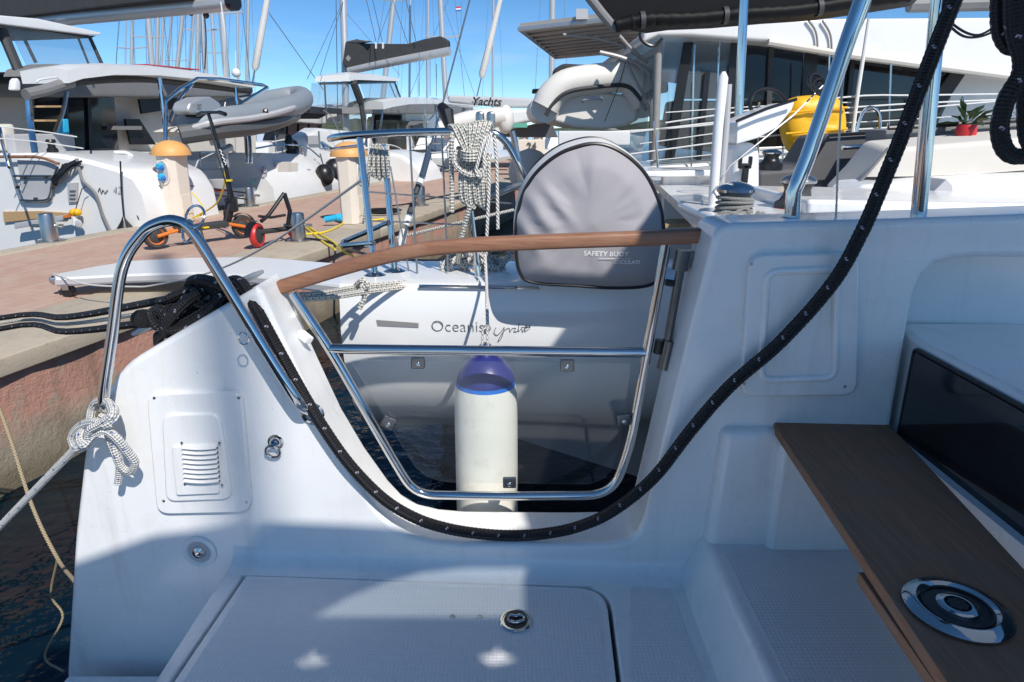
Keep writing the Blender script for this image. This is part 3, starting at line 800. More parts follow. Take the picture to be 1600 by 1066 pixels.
# rope wound on the cleat and the two lines to the quay
def cl_pt(t, a, r, dx=0): 
    p = ca + (cb - ca) * t; ax = (cb - ca).normalized(); n1 = ax.cross(V(0, 1, 0)).normalized()
    return p + (V(0, 1, 0) * math.cos(a) + n1 * math.sin(a)) * r
wr = []
for k in range(60):
    t = .22 + .5 * (0.5 - 0.5 * math.cos(k / 59 * math.pi * 5)); wr.append(cl_pt(t, k * .92, .026 + .006 * math.sin(k * 1.7)))
wr2 = [rp[0]] + [W(335, 447, .10), W(305, 462, .05), W(282, 480, .03), W(262, 505, .04), W(258, 520, .08), W(272, 512, .13), W(292, 470, .13), W(300, 440, .09), W(330, 440, .04), W(370, 460, .03), W(362, 480, .09), W(320, 498, .05), W(275, 515, .04), W(250, 500, .08), W(262, 470, .13), W(310, 450, .12), W(345, 455, .05), W(330, 480, .035), W(290, 505, .04), W(252, 522, .08), W(248, 535, .1), W(252, 560, .12)]
thing(MB().rope(cat(wr2, 8), .0125, 14).rope(cat(wr, 3), .0118, 14), 'cleat_rope', BROPE, 'black rope wound in turns on the aluminium cleat', 'rope')
def quay_line(p0, p1, px2, py2, xend):
    a = W(*p0); r_ = ray(px2, py2); b = CAM + r_ * (xend / r_.x)
    n = 14; pts = [a + (b - a) * (k / n) - V(0, 0, .03 * math.sin(math.pi * k / n)) for k in range(n + 1)]
    return pts
l1 = quay_line((262, 478, .07), None, 0, 497, -3.0); r_ = ray(-500, 536); 
def line_to(p0, pxm, xm, pend, n=16, sag=.02):
    a = W(*p0); rr = ray(*pxm); b = CAM + rr * (xm / rr.x); c = Vector(pend)
    return cat([a, a * .5 + b * .5 + V(0, 0, -sag), b, b * .5 + c * .5 + V(0, 0, -sag), c], 6)
BOLL = pier(2.75, -2.75, PIER_Z)
qa = line_to((262, 468, .07), (0, 497), -1.9, BOLL + V(.12, -.1, .3))
qb = line_to((262, 500, .07), (0, 514), -1.9, BOLL + V(.1, -.14, .14))
thing(MB().rope([W(300, 452, .08)] + qa, .0098, 12), 'mooring_rope', BROPE, 'upper of two black mooring lines leading left from the cleat', 'rope')
thing(MB().rope([W(300, 492, .08)] + qb, .0098, 12).ball(W(225, 498, .07), .026, 12, (1.2, .9, .9)), 'mooring_rope', BROPE, 'lower of two black mooring lines leading left from the cleat', 'rope')
qc = line_to((262, 484, .075), (0, 505), -1.95, BOLL + V(.1, -.1, .26))
thing(MB().tube(qc, .0055, 8), 'flecked_line', WROPE, 'thin flecked white line running between the two black mooring lines', 'rope')
# white rope knotted on the grab rail foot
k0 = W(165, 655, -.05)
def KW(dx, dz, dy=0): return W(165 + dx, 655 + dz, -.055 + dy)
kn = [KW(-5, -22, .05), KW(12, -18, .02), KW(14, -4, -.02), KW(0, 8, -.03), KW(-20, 4, -.02), KW(-42, 12, 0), KW(-52, 30, .01), KW(-44, 46, 0), KW(-28, 38, -.02), KW(-26, 18, -.03), KW(-6, 6, -.03), KW(10, -8, -.03), KW(4, -26, .0), KW(-12, -28, .04), KW(-22, -14, .05), KW(-26, 4, .02), KW(-40, 26, -.02), KW(-34, 40, -.03), KW(-18, 24, -.02), KW(0, 18, -.02), KW(18, 30, -.02), KW(34, 50, -.01), KW(46, 68, 0), KW(38, 82, .01), KW(24, 74, .005), KW(14, 50, .0), KW(4, 22, .01), KW(6, 4, .02), KW(-10, -6, .02)]
mb = MB().rope(cat(kn, 7), .0092, 12, .009)
mb.tube(cat([KW(8, 20, 0), KW(16, 48, 0), KW(22, 66, .01), KW(21, 88, .015), KW(19, 101, .015)], 6), .0088, 9)
b = CAM + ray(-80, 905) * (1.6 / ray(-80, 905).y)
a = KW(-42, 40, 0)
mb.tube([a, a * .7 + b * .3, a * .3 + b * .7, b, b + (b - a) * .6], .009, 9)
thing(mb, 'white_rope', WROPE2, 'white rope knotted to the foot of the grab rail, leading down left', 'rope')
MB_ = MB().tube(cat([P(-60, 500, 2.4), P(5, 655, 2.2), P(50, 790, 2.05), P(90, 873, 1.95), P(118, 910, 1.75)], 6), .006, 8)
thing(MB_, 'tan_line', TANR, 'thin tan line slanting down over the quay wall to the stern', 'rope')
mb = MB().tube(cat([P(90, 873, 1.95), P(80, 930, 2.0), P(98, 965, 2.0), P(70, 1025, 1.95), P(100, 1050, 1.85)], 6), .004, 6)
thing(mb, 'slack_line', TANR, 'slack thin line hanging in loops beside the stern at bottom left', 'rope')
# rope coil hanging at the right edge
def RW(px, py, o_=-.3): return W(px, py, o_)
mb = MB()
mb.rope(cat([RW(1566, -60), RW(1562, 20), RW(1566, 55), RW(1580, 74), RW(1600, 66), RW(1612, 20), RW(1616, -60)], 6), .0122, 14)
mb.rope(cat([RW(1590, -60, -.33), RW(1584, 0, -.33), RW(1586, 50, -.33), RW(1597, 90, -.33), RW(1594, 118, -.33), RW(1574, 152, -.33), RW(1562, 198, -.33), RW(1570, 234, -.33), RW(1592, 245, -.33), RW(1625, 232, -.33), RW(1640, 180, -.33), RW(1630, 90, -.33), RW(1620, -60, -.33)], 6), .0122, 14)
mb.rope(cat([RW(1622, -60, -.27), RW(1616, 60, -.27), RW(1606, 100, -.27), RW(1603, 190, -.27), RW(1610, 225, -.27), RW(1628, 235, -.27), RW(1650, 120, -.27), RW(1640, -60, -.27)], 6), .0122, 14)
thing(mb, 'rope_coil', BROPE, 'black rope coil hanging at the right edge beside the steel stanchions', 'rope')
# fender between the boats
fc = P(760, 690, 1.69)
fx, fy = fc.x, fc.y
zt_ = P(760, 556, fy).z; zb_ = P(760, 600, fy).z
fr = .087
fend = root('fender', 'long white cylindrical fender with blue top hanging beyond the gate', 'fender', (fx, fy, zb_ - .75))
MB().lathe([(0, -.80), (.05, -.79), (.085, -.74), (fr, -.66), (fr, -.3), (fr * .99, -.10), (fr * .97, -.03), (fr * .925, 0.0)], (fx, fy, zb_), n=36, caps=False).build('body', FENDER, fend, angle=60)
MB().lathe([(fr * .925, .0), (fr * .90, .010)], (fx, fy, zb_), n=36, caps=False).build('band', NAVYL, fend, angle=60)
MB().lathe([(fr * .90, .010), (fr * .87, .022), (fr * .79, .04), (fr * .67, .056), (fr * .52, .069), (fr * .36, .078), (fr * .22, .085), (fr * .17, .096), (fr * .2, .108), (fr * .12, .115), (0, .116)], (fx, fy, zb_), n=36, caps=False).build('top', NAVY, fend, angle=60)
ft = V(fx, fy, zb_ + .105)
mb = MB()
for dx in (-.008, .008): mb.tube([ft + V(dx, -.01, -.01), ft + V(dx * .7, -.005, .05), P(762, 512, fy + .02)], .0036, 7)
mb.tube(cat([P(762, 514, fy + .02), P(761, 480, fy + .06), P(760, 440, fy + .16), P(758, 400, fy + .22)], 4), .0045, 8)
mb.ball(P(761, 513, fy + .02), .011, 8).ball(P(759, 517, fy + .02), .010, 8)
thing(mb, 'fender_line', TWIST, 'thin twisted white line tied to the top of the fender', 'rope')
# ------------------------------------------------------------------ the pier
def pave_fn(nt, b):
    p = nt.pos()
    mp = nt.n('ShaderNodeMapping'); nt.t.links.new(p, mp.inputs[0]); mp.inputs['Rotation'].default_value = (0, 0, R(13.2) + R(90))
    br = nt.n('ShaderNodeTexBrick'); nt.t.links.new(mp.outputs[0], br.inputs[0])
    br.inputs['Scale'].default_value = 1.0; br.inputs['Brick Width'].default_value = .2; br.inputs['Row Height'].default_value = .1
    br.inputs['Mortar Size'].default_value = .006; br.inputs['Mortar Smooth'].default_value = .3
    br.inputs['Color1'].default_value = (.46, .27, .21, 1); br.inputs['Color2'].default_value = (.50, .35, .27, 1); br.inputs['Mortar'].default_value = (.36, .27, .22, 1)
    f = nt.ramp(nt.noise(.9, 5, p, .7), .38, .66)
    k = nt.mix(nt.m('MULTIPLY', f, .5), br.outputs['Color'], (.54, .41, .31))
    k = nt.mix(nt.m('MULTIPLY', nt.ramp(nt.noise(3, 6, p, .75), .48, .75), .6), k, (.47, .25, .19))
    k = nt.mix(nt.m('MULTIPLY', nt.ramp(nt.noise(14, 5, p, .8), .62, .75), .5), k, (.18, .14, .11))
    nt.set(b.inputs['Base Color'], k)
    nt.set(b.inputs['Normal'], nt.bump(nt.m('ADD', br.outputs['Fac'], nt.m('MULTIPLY', nt.noise(70, 3, p), -.6)), .35, -.006))
PAVE = mat('red_pavers', (.4, .25, .2), .85, fn=pave_fn)
def conc_fn(nt, b):
    p = nt.pos()
    k = nt.mix(nt.noise(2.2, 6, p, .7), (.40, .34, .26), (.52, .45, .35))
    k = nt.mix(nt.m('MULTIPLY', nt.ramp(nt.noise(5, 7, p, .78), .5, .72), .6), k, (.26, .21, .16))
    k = nt.mix(nt.m('MULTIPLY', nt.m('GREATER_THAN', nt.noise(60, 3, p), .68), .6), k, (.15, .12, .09))
    nt.set(b.inputs['Base Color'], k); nt.set(b.inputs['Normal'], nt.bump(nt.noise(55, 5, p), .35, .006))
KERB = mat('kerb_stone', (.5, .42, .32), .85, fn=conc_fn)
def face_fn(nt, b):
    p = nt.pos(); sep = nt.n('ShaderNodeSeparateXYZ'); nt.t.links.new(p, sep.inputs[0]); z = sep.outputs[2]
    k = nt.mix(nt.noise(3, 6, p, .7), (.34, .29, .22), (.54, .47, .37))
    pink = nt.m('MULTIPLY', nt.ramp(nt.noise(1.5, 6, p, .65), .42, .50), nt.ramp(z, .22, .4))
    k = nt.mix(nt.m('MULTIPLY', pink, .85), k, (.60, .29, .22))
    streak = nt.ramp(nt.noise(3.5, 5, p, .7, stretch=(1, 1, .12)), .52, .72)
    k = nt.mix(nt.m('MULTIPLY', streak, .55), k, (.15, .12, .085))
    wet = nt.ramp(nt.m('ADD', z, nt.m('MULTIPLY', nt.noise(4, 5, p), .35)), .52, .22)
    k = nt.mix(nt.m('MULTIPLY', wet, .8), k, (.11, .09, .05))
    k = nt.mix(nt.m('MULTIPLY', nt.ramp(nt.noise(60, 4, p, .8), .6, .7), nt.ramp(z, .3, .1)), k, (.34, .28, .19))
    k = nt.mix(nt.m('GREATER_THAN', nt.noise(90, 2, p), .7), k, (.12, .1, .08))
    nt.set(b.inputs['Base Color'], k)
    nt.set(b.inputs['Normal'], nt.bump(nt.m('ADD', nt.noise(30, 6, p, .75), nt.m('MULTIPLY', nt.noise(5, 4, p), .8)), .7, .02))
QFACE = mat('quay_face', (.35, .3, .23), .9, fn=face_fn)
S0, S1 = -8.0, 46.0
PW = 3.2
pm = MB().extr([pier(S0, -.25, PIER_Z - .012), pier(S1, -.25, PIER_Z - .012), pier(S1, -PW + .7, PIER_Z - .012), pier(S0, -PW + .7, PIER_Z - .012)], (0, 0, -.3))
pav = pm.build('pier_pavement', PAVE); tag(pav, kind='structure')
fm = MB(); rows = []
for j in range(9):
    z = PIER_Z - .105 - (PIER_Z + 1.0) * j / 8 * .75
    row = []
    for i in range(260):
        s = S0 + (S1 - S0) * i / 259
        bulge = .10 * max(0, (j - 3) / 5) * (1 + .8 * mnoise.noise(V(s * 1.3, z * 2, 0))) + .03 * mnoise.noise(V(s * 3, z * 6, 5))
        row.append(pier(s, -PW + .05 - bulge, z))
    rows.append(row)
fm.loft(rows, closed=False, caps=False)
fm.add([pier(S0, -.1, PIER_Z - .2), pier(S1, -.1, PIER_Z - .2), pier(S1, -.1, -1), pier(S0, -.1, -1)], [(0, 1, 2, 3)])
fm.add([pier(S0, -.2, PIER_Z - .108), pier(S1, -.2, PIER_Z - .108), pier(S1, -PW + .06, PIER_Z - .108), pier(S0, -PW + .06, PIER_Z - .108)], [(0, 1, 2, 3)])
tag(fm.build('quay_wall', QFACE, angle=60), kind='structure')
# kerb stones: each one a piece of the pavement
def kerb(w0, w1, L, s0, s1):
    sh = None; s = s0
    while s < s1:
        mb = MB().extr([pier(0, w0, 0), pier(L - .008, w0, 0), pier(L - .008, w1, 0), pier(0, w1, 0)], (0, 0, -.11))
        if sh is None:
            ob = mb.build('kerb_stone', KERB, pav, bevel=.01, seg=3, org=pier(0, 0, 0)); sh = ob.data; me = ob
            ob.location = pier(0, 0, 0)
        else:
            ob = bpy.data.objects.new('kerb_stone', sh); col.objects.link(ob); ob.parent = pav
        ob.location = pier(s, 0, PIER_Z + random.uniform(-.003, .003)); s += L
kerb(-PW + .72, -PW, 2.9, S0, 40)
kerb(0, -.27, 2.4, S0, 40)

# service pedestals
def pedestal(base, topz, wdt, label, side, name='service_pedestal', near=True):
    r_ = root(name, label, 'pedestal', base, 'service pedestals on the pier')
    c = Vector(base); H = topz - c.z; hd = H * .17
    secs = []
    for t, s in ((0, .88), (.15, .90), (.6, .94), (.83, 1.0)):
        a, b_ = wdt * .43 * s, wdt * .30 * s
        secs.append([c + PD * (x * a) + PN * (y * b_) + V(0, 0, t * H) for x, y in ((-1, -.55), (-.55, -1), (.55, -1), (1, -.55), (1, .55), (.55, 1), (-.55, 1), (-1, .55))])
    MB().loft(secs).build('column', PEDW, r_, bevel=.01 if near else 0)
    mb = MB(); pr = []
    for k in range(9):
        a = R(90) * k / 8; pr.append((wdt * .515 * math.cos(a) + .0001, H * .82 + (H * .18) * math.sin(a)))
    mb.lathe([(wdt * .3, H * .82)] + pr, c, n=26, caps=False); mb.build('dome_cap', PEDO, r_, angle=60)
    if near:
        fx_ = PN * -1; ft_ = c + fx_ * (wdt * .288)
        MB().hexa([ft_ + PD * (wdt * x) + V(0, 0, H * z) for x, z in ((-.2, .1), (.2, .1), (.2, .34), (-.2, .34))], [ft_ + PD * (wdt * x) + V(0, 0, H * z) - fx_ * .03 for x, z in ((-.2, .1), (.2, .1), (.2, .34), (-.2, .34))]).build('meter_hatch', PEDW, r_, bevel=.006)
        sd = PN * -1 if side == 'front' else (PD * -1)
        oth = sd.cross(V(0, 0, 1)); dist = wdt * (.30 if side == 'front' else .43)
        cc = c + V(0, 0, H * .62) + sd * (dist * .93)
        ov = []
        for k in range(20):
            a = 2 * math.pi * k / 20
            ov.append(cc + oth * (wdt * .17 * math.cos(a)) + V(0, 0, H * .14 * math.copysign(abs(math.sin(a)) ** .7, math.sin(a))) + sd * .004)
        MB().tube(ov, .012, 8, closed=True).build('niche_rim', PEDW, r_)
        MB().extr([p + sd * .001 for p in ov], sd * .006).build('niche', LIGHTG, r_)
        for dz in (.055, -.06):
            p = cc + V(0, 0, H * dz * 1.1)
            sk2 = MB().tube([p - sd * .01, p + sd * .075], .034, 14).build('socket', BLUEP, r_)
            MB().tube([p + sd * .03 + V(0, 0, .035), p + sd * .09 + V(0, 0, .02)], .03, 12).build('socket_lid', CYAN, sk2)
    return r_
b1 = PZ(283, 346, -1.2); pedestal(b1, P(268, 219, b1.y).z, .47, 'cream service pedestal with orange dome beside the orange scooter', 'side')
b2 = PZ(553, 348, -1.2); pedestal(b2, P(548, 221, b2.y).z, .47, 'cream service pedestal with orange dome behind the steel pushpit rail', 'front')
for px, lb in ((818, 'far small pedestal with orange dome, left of two near the dinghy'), (841, 'far small pedestal with orange dome, right of two near the dinghy')):
    c = P(px, 246, 27.0); pedestal(c, P(px, 207, 27.0).z, .55, lb, 'side', near=False)
pb = root('mooring_box', 'far white box marked 24 below the small orange domes', 'box', P(828, 246, 26.0))
c = P(830, 232, 26.0); MB().box(c, (1.0, .5, .62)).build('case', PEDW, pb, bevel=.03)
text('24', 'number', TEXTG, pb, P(823, 234, 25.7), (1, 0, 0), (0, 0, 1), .36, bold=.01)
# steel bollards
def bollard(px, py, h, r, label):
    c = PZ(px, py, -1.2)
    r_ = root('steel_bollard', label, 'bollard', c, 'steel bollards on the pier')
    MB().lathe([(r * 1.7, .0), (r * 1.7, .012), (r, .014), (r * .96, h * .93), (r * .9, h * .98), (r * .6, h)], c, n=22).build('post', STEEL, r_)
    MB().tube([c + V(-r * 2, 0, h * .55), c + V(r * 2, 0, h * .55)], r * .22, 10).build('cross_pin', STEEL, r_)
bollard(80, 377, .31, .083, 'steel bollard with cross pin in front of the left catamaran')
bollard(468, 376, .31, .078, 'steel bollard with yellow hose beside the folded scooter')
bollard(658, 321, .31, .075, 'steel bollard on the kerb behind the flecked rope coil')
bollard(641, 275, .31, .075, 'small far steel bollard in front of the middle catamaran')
bollard(391, 322, .30, .085, 'steel bollard behind the orange scooter on the far kerb')
r_ = root('steel_bollard', 'steel bollard at the left edge taking the black mooring lines', 'bollard', BOLL, 'steel bollards on the pier')
MB().lathe([(.14, .0), (.14, .012), (.083, .014), (.08, .38), (.07, .4), (.05, .41)], BOLL, n=22).build('post', STEEL, r_)
MB().tube([BOLL + V(-.16, 0, .2), BOLL + V(.16, 0, .2)], .018, 10).build('cross_pin', STEEL, r_)
for k in range(3): pass

# scooters
def wheel(parent, c, ax, r, w, tm, rm, rim):
    ax = Vector(ax).normalized()
    t = MB().lathe([(r * .68, -w * .5), (r * .9, -w * .55), (r, -w * .2), (r, w * .2), (r * .9, w * .55), (r * .68, w * .5)], c, ax, 26, False).build('tyre', tm, parent)
    MB().lathe([(r * .68, -w * .5), (r * .72, -w * .35), (r * .60, -w * .3), (r * .60, w * .3), (r * .72, w * .35), (r * .68, w * .5)], c, ax, 26, False).build('rim', rim, parent)
    MB().lathe([(0, -w * .55), (r * .3, -w * .5), (r * .6, -w * .28), (r * .6, w * .28), (r * .3, w * .5), (0, w * .55)], c, ax, 22, False).build('hub', rm, parent)
up = V(0, 0, 1)
a = PZ(246, 388, -1.2); b = PZ(381, 371, -1.2); wr_ = .128
dr_ = (b - a).normalized(); sd_ = dr_.cross(up)
sc1 = root('kick_scooter', 'black kick scooter with orange swing arms parked beside the pedestal', 'scooter', a)
A = a + up * wr_; B = b + up * wr_
wheel(sc1, A, sd_, wr_, .06, RUBBER, DARKG, ORANGE); wheel(sc1, B, sd_, wr_, .06, RUBBER, DARKG, ORANGE)
d0 = A + (B - A) * .22 + up * .04; d1 = A + (B - A) * .80 + up * .05
MB().hexa([d0 + sd_ * .08 - up * .03, d1 + sd_ * .08 - up * .03, d1 - sd_ * .08 - up * .03, d0 - sd_ * .08 - up * .03], [d0 + sd_ * .085 + up * .03, d1 + sd_ * .085 + up * .03, d1 - sd_ * .085 + up * .03, d0 - sd_ * .085 + up * .03]).build('deck', DARKG, sc1, bevel=.012)
m_ = (d0 + d1) / 2 + sd_ * .088
MB().box(m_, (.06, .06, .015), Matrix((dr_, sd_, up)).transposed()).build('reflector', YHOSE, sc1)
for s in (1, -1):
    MB().tube([A + sd_ * .05 * s, d0 + sd_ * .05 * s], .018, 8).build('swing_arm', ORANGE, sc1)
    MB().tube([B + sd_ * .05 * s, d1 + sd_ * .05 * s], .018, 8).build('swing_arm', ORANGE, sc1)
MB().tube([m_ - dr_ * .05 - up * .02, m_ - dr_ * .06 - up * .13 + sd_ * .06], .011, 8).build('kickstand', BLACKP, sc1)
st0 = d1 + dr_ * .03 + up * .0
stT = P(325, 176, st0.y); stM = P(353, 262, st0.y)
MB().tube([st0, P(364, 318, st0.y), stM, stT], [.03, .028, .021, .018], 12).build('stem', BLACKP, sc1)
MB().tube([P(344 + 1.15 * k + (1.2 if k % 2 else -1.2), 234 + 3 * k, st0.y - .05) for k in range(9)], .006, 5).build('stem_marks', TEXTW, sc1)
MB().box(P(357, 282, st0.y - .02), (.07, .05, .02)).build('stem_band', YHOSE, sc1)
MB().tube([stT - sd_ * .24 + dr_ * .03, stT, stT + sd_ * .24 + dr_ * .03], .016, 10).build('handlebar', BLACKP, sc1)
for s in (1, -1):
    q = stT + sd_ * .24 * s + dr_ * .03; MB().tube([q - sd_ * .05 * s, q + sd_ * .07 * s - up * .02], .022, 10).build('grip', BLACKP, sc1)
MB().tube(cat([stT, P(338, 236, st0.y - .06), P(356, 300, st0.y - .1), P(350, 330, st0.y - .08), d1 + up * .03], 5), .008, 6).build('brake_cable', BLACKP, sc1)
MB().box(P(362, 320, st0.y), (.12, .1, .16)).build('stem_clamp', BLACKP, sc1, bevel=.02)
MB().tube([P(358, 318, st0.y - .04), P(352, 345, st0.y - .02)], .026, 8).build('front_damper', DARKG, sc1)
MB().loft([[B + (dr_ * math.cos(t) + up * math.sin(t)) * (wr_ + .02) + sd_ * s for s in (-.035, .035)] for t in [R(20 + 14 * k) for k in range(9)]], closed=False, caps=False).build('mudguard', BLACKP, sc1)
MB().loft([[A + (dr_ * math.cos(t) + up * math.sin(t)) * (wr_ + .02) + sd_ * s for s in (-.035, .035)] for t in [R(60 + 12 * k) for k in range(9)]], closed=False, caps=False).build('mudguard', BLACKP, sc1)
a = PZ(404, 387, -1.2); b = PZ(462, 373, -1.2)
dr_ = (b - a).normalized(); sd_ = dr_.cross(up); A = a + up * .13; B = b + up * .11
sc2 = root('folded_scooter', 'folded black scooter with red tyre lying by the steel bollard', 'scooter', a)
ax2 = (sd_ + dr_ * .25)
wheel(sc2, A, ax2, .13, .06, REDP, DARKG, RUBBER); wheel(sc2, B, sd_, .11, .055, REDP, DARKG, RUBBER)
MB().tube([A + dr_ * .02 + up * .03, A + (B - A) * .5 + up * .02, B + up * .02], .028, 10).build('deck', DARKG, sc2)
MB().tube([P(408, 346, A.y), P(420, 336, A.y + .1), P(444, 302, A.y + .25)], .02, 10).build('stem', BLACKP, sc2)
MB().tube([P(444, 302, A.y + .25), P(453, 330, A.y + .25), P(450, 352, A.y + .25)], .024, 10).build('folded_bar', BLACKP, sc2)
MB().tube([P(404, 338, A.y), P(424, 340, A.y + .1), P(446, 336, A.y + .2)], .014, 8).build('handlebar', BLACKP, sc2)
MB().loft([[A + (dr_ * math.cos(t) + up * math.sin(t)) * .15 + sd_ * s for s in (-.04, .04)] for t in [R(80 + 14 * k) for k in range(8)]], closed=False, caps=False).build('mudguard', BLACKP, sc2)
# hoses and cables on the pier
def ground(pts, dz=.012): return [PZ(x, y, -1.2 + dz) for x, y in pts]
mb = MB().tube(cat(ground([(462, 344), (478, 352), (500, 366), (520, 378), (536, 392)]) + [P(556, 402, 6.2), P(575, 408, 6.0)], 5), .012, 7)
mb.tube(cat(ground([(470, 348), (488, 364), (508, 380), (524, 390)]), 5), .012, 7)
mb.tube(cat(ground([(478, 366), (510, 362), (534, 350), (532, 343), (520, 342), (545, 346), (575, 345), (600, 342)]), 6), .012, 7)
thing(mb, 'yellow_hose', YHOSE, 'yellow hose snaking over the kerb from the pedestal to the bollard', 'hose')
mb = MB().tube(cat([P(352, 262, 8.2), P(350, 290, 8.3), P(338, 318, 8.6), P(312, 335, 9.0), P(300, 341, 9.1)], 5), .011, 7)
mb.tube(cat([P(300, 301, 9.0), P(314, 318, 9.0), P(318, 332, 9.0), P(308, 340, 9.0)], 5), .009, 7)
thing(mb, 'yellow_cable', YHOSE, 'yellow cable hanging from the cream pedestal behind the scooter', 'cable')
cx = PZ(527, 340, -1.1); mb = MB().tube([cx, cx + V(-.16, .02, -.03)], .04, 12).tube([cx, cx + V(.06, 0, 0)], .05, 12)
thing(mb, 'power_plug', CYAN, 'blue power plug lying at the foot of the middle pedestal', 'plug')
mb = MB().tube(cat(ground([(458, 373), (490, 374), (512, 378), (530, 385)]) + [P(560, 394, 6.0), P(600, 404, 5.6), P(680, 408, 5.2), P(770, 402, 5.0)], 5), .014, 7)
thing(mb, 'black_cable', BLACKP, 'black cable sagging from the kerb bollard towards the white yacht', 'cable')
mb = MB()
for k in range(4):
    rr = .16 + .03 * k; c = PZ(598, 332, -1.18)
    mb.tube([c + V(rr * math.cos(t) * 1.1, rr * math.sin(t), .01 * k) for t in [2 * math.pi * i / 24 for i in range(24)]], .009, 6, closed=True)
thing(mb, 'cable_coil', BLACKP, 'black cable coiled flat on the kerb beside the middle pedestal', 'cable')
thing(MB().tube(cat([PZ(610, 322, -1.18), PZ(640, 318, -1.18), P(690, 307, 11.5), P(740, 298, 12.5)], 5), .012, 6), 'black_line', BLACKP, 'black line running along the kerb behind the rope coil', 'rope')
# gangplank of the neighbour
gy = 4.85
gt = [PZ(82, 429, -1.06), PZ(150, 416, -1.04), PZ(205, 407.5, -1.03), PZ(300, 402.5, -1.01), PZ(400, 401.5, -1.0), PZ(545, 413, -.98)]
gb = [PZ(86, 434, -1.06), PZ(150, 431, -1.05), PZ(205, 428, -1.04), PZ(300, 425, -1.03), PZ(400, 430, -1.01), PZ(545, 446, -.98)]
gp = root('gangplank', 'white gangplank resting on the quay behind the steel grab rail', 'gangplank', gt[0])
MB().loft([[a, b, b + V(0, 0, -.07), a + V(0, 0, -.07)] for a, b in zip(gt, gb)]).build('plank', WHITE2, gp, bevel=.008)
MB().loft([[b + V(0, -.012, -.018), b + V(0, -.012, -.052), b + V(0, .01, -.052), b + V(0, .01, -.018)] for b in gb]).build('side_stripe', LIGHTG, gp)
c = gb[0] + V(.06, .03, -.105)
MB().lathe([(0, -.02), (.05, -.02), (.05, .02), (0, .02)], c, (0.2, 1, 0), 16, False).build('wheel', BLACKP, gp)
MB().box(c + V(0, 0, .04), (.05, .07, .06)).build('wheel_bracket', STEEL, gp)
MB().lathe([(.03, 0), (.035, .03), (.02, .05)], (gt[0] + gb[0]) / 2 + V(.02, 0, -.03), (-1, -.1, 0), 12).build('end_roller', STEEL, gp)
mb = MB().tube(cat([P(85, 428, 5.0), P(118, 440, 4.7), P(150, 446, 4.6), P(205, 448, 4.5), P(240, 446, 4.4), P(330, 425, 4.0), P(420, 382, 3.4), P(560, 285, 2.8), P(590, 262, 2.6)], 6), .006, 6)
thing(mb, 'gangplank_line', TWIST, 'thin white line tied to the tip of the gangplank', 'rope')

# ------------------------------------------------------------------ neighbouring yacht
ny = root('neighbour_yacht', 'white yacht lettered on its quarter moored just beyond the gate', 'yacht', (1.5, 4.6, 0))
NYY = 1.90
P_full = P
NS = 1.90 / 2.30
def P(px, py, y): return P_full(px, py, y * NS if y != NYY else y)
TUBE_SCALE = .85
def wly(x): return 3.95 - .72 * (x - .1) if x < 1.2 else max(2.55, 3.16 - .35 * (x - 1.2))
def nsec(x, mirror=False):
    zt0 = P_full(800, 447, NYY).z + .012 * max(0, x)
    w = wly(x)
    pr = [(NYY + .05, zt0 + .012), (NYY + .012, zt0 + .004), (NYY, zt0 - .02), (NYY - .015, zt0 - .13), (NYY - .005, zt0 - .22), (NYY + .02, zt0 - .31), (NYY + .07, zt0 - .40), (NYY + .20, zt0 - .53), (NYY + (w - NYY) * .5, zt0 - .74), (w - .1, .25), (w + .1, -.05), (w + .4, -.4)]
    cy = 4.6
    r_ = [V(x, a, z) for a, z in pr]
    if x < 1.3: return [V(x, w + .45, -.4), V(x, w + .45, zt0 - .75), V(x, 2.34, zt0 - .3), V(x, 2.26, zt0 + .004)] + r_
    return r_ + [V(x, 2 * cy - p.y, p.z) for p in reversed(r_)]
xs0 = PL(531, 470, 0, 1, NYY).x
xsn = [xs0, xs0 + .012, xs0 + .1, -.3, 0, .3, .6, 1, 1.6, 2.4, 4, 6, 9]
MB().loft([nsec(x) for x in xsn if x < 1.3] + [nsec(1.2999)], closed=False, caps=False).build('quarter', HULLW, ny, angle=50)
MB().loft([nsec(x) for x in [1.3] + [q for q in xsn if q > 1.3]], closed=False, caps=False).build('hull', HULLW, ny, angle=50)
MB().poly(nsec(xs0)).build('transom', HULLW, ny)
zd = nsec(0)[3].z
MB().hexa([V(.75, NYY + .04, zd - .05), V(9, NYY + .04, zd + .05), V(9, 7.1, zd + .05), V(1.35, 7.1, zd - .05)], [V(.75, NYY + .04, zd + .004), V(9, NYY + .04, zd + .1), V(9, 7.1, zd + .1), V(1.35, 7.1, zd + .004)]).build('deck', WHITE, ny)
MB().box((.5, 5.8, .33), (1.4, 1.6, .1)).build('stern_platform', TEAKDECK, ny)
MB().tube([P(655, 447, NYY / NS - .005), P(842, 450.5, NYY / NS - .005)], .0055, 8).build('rub_strip', CHROME, ny)
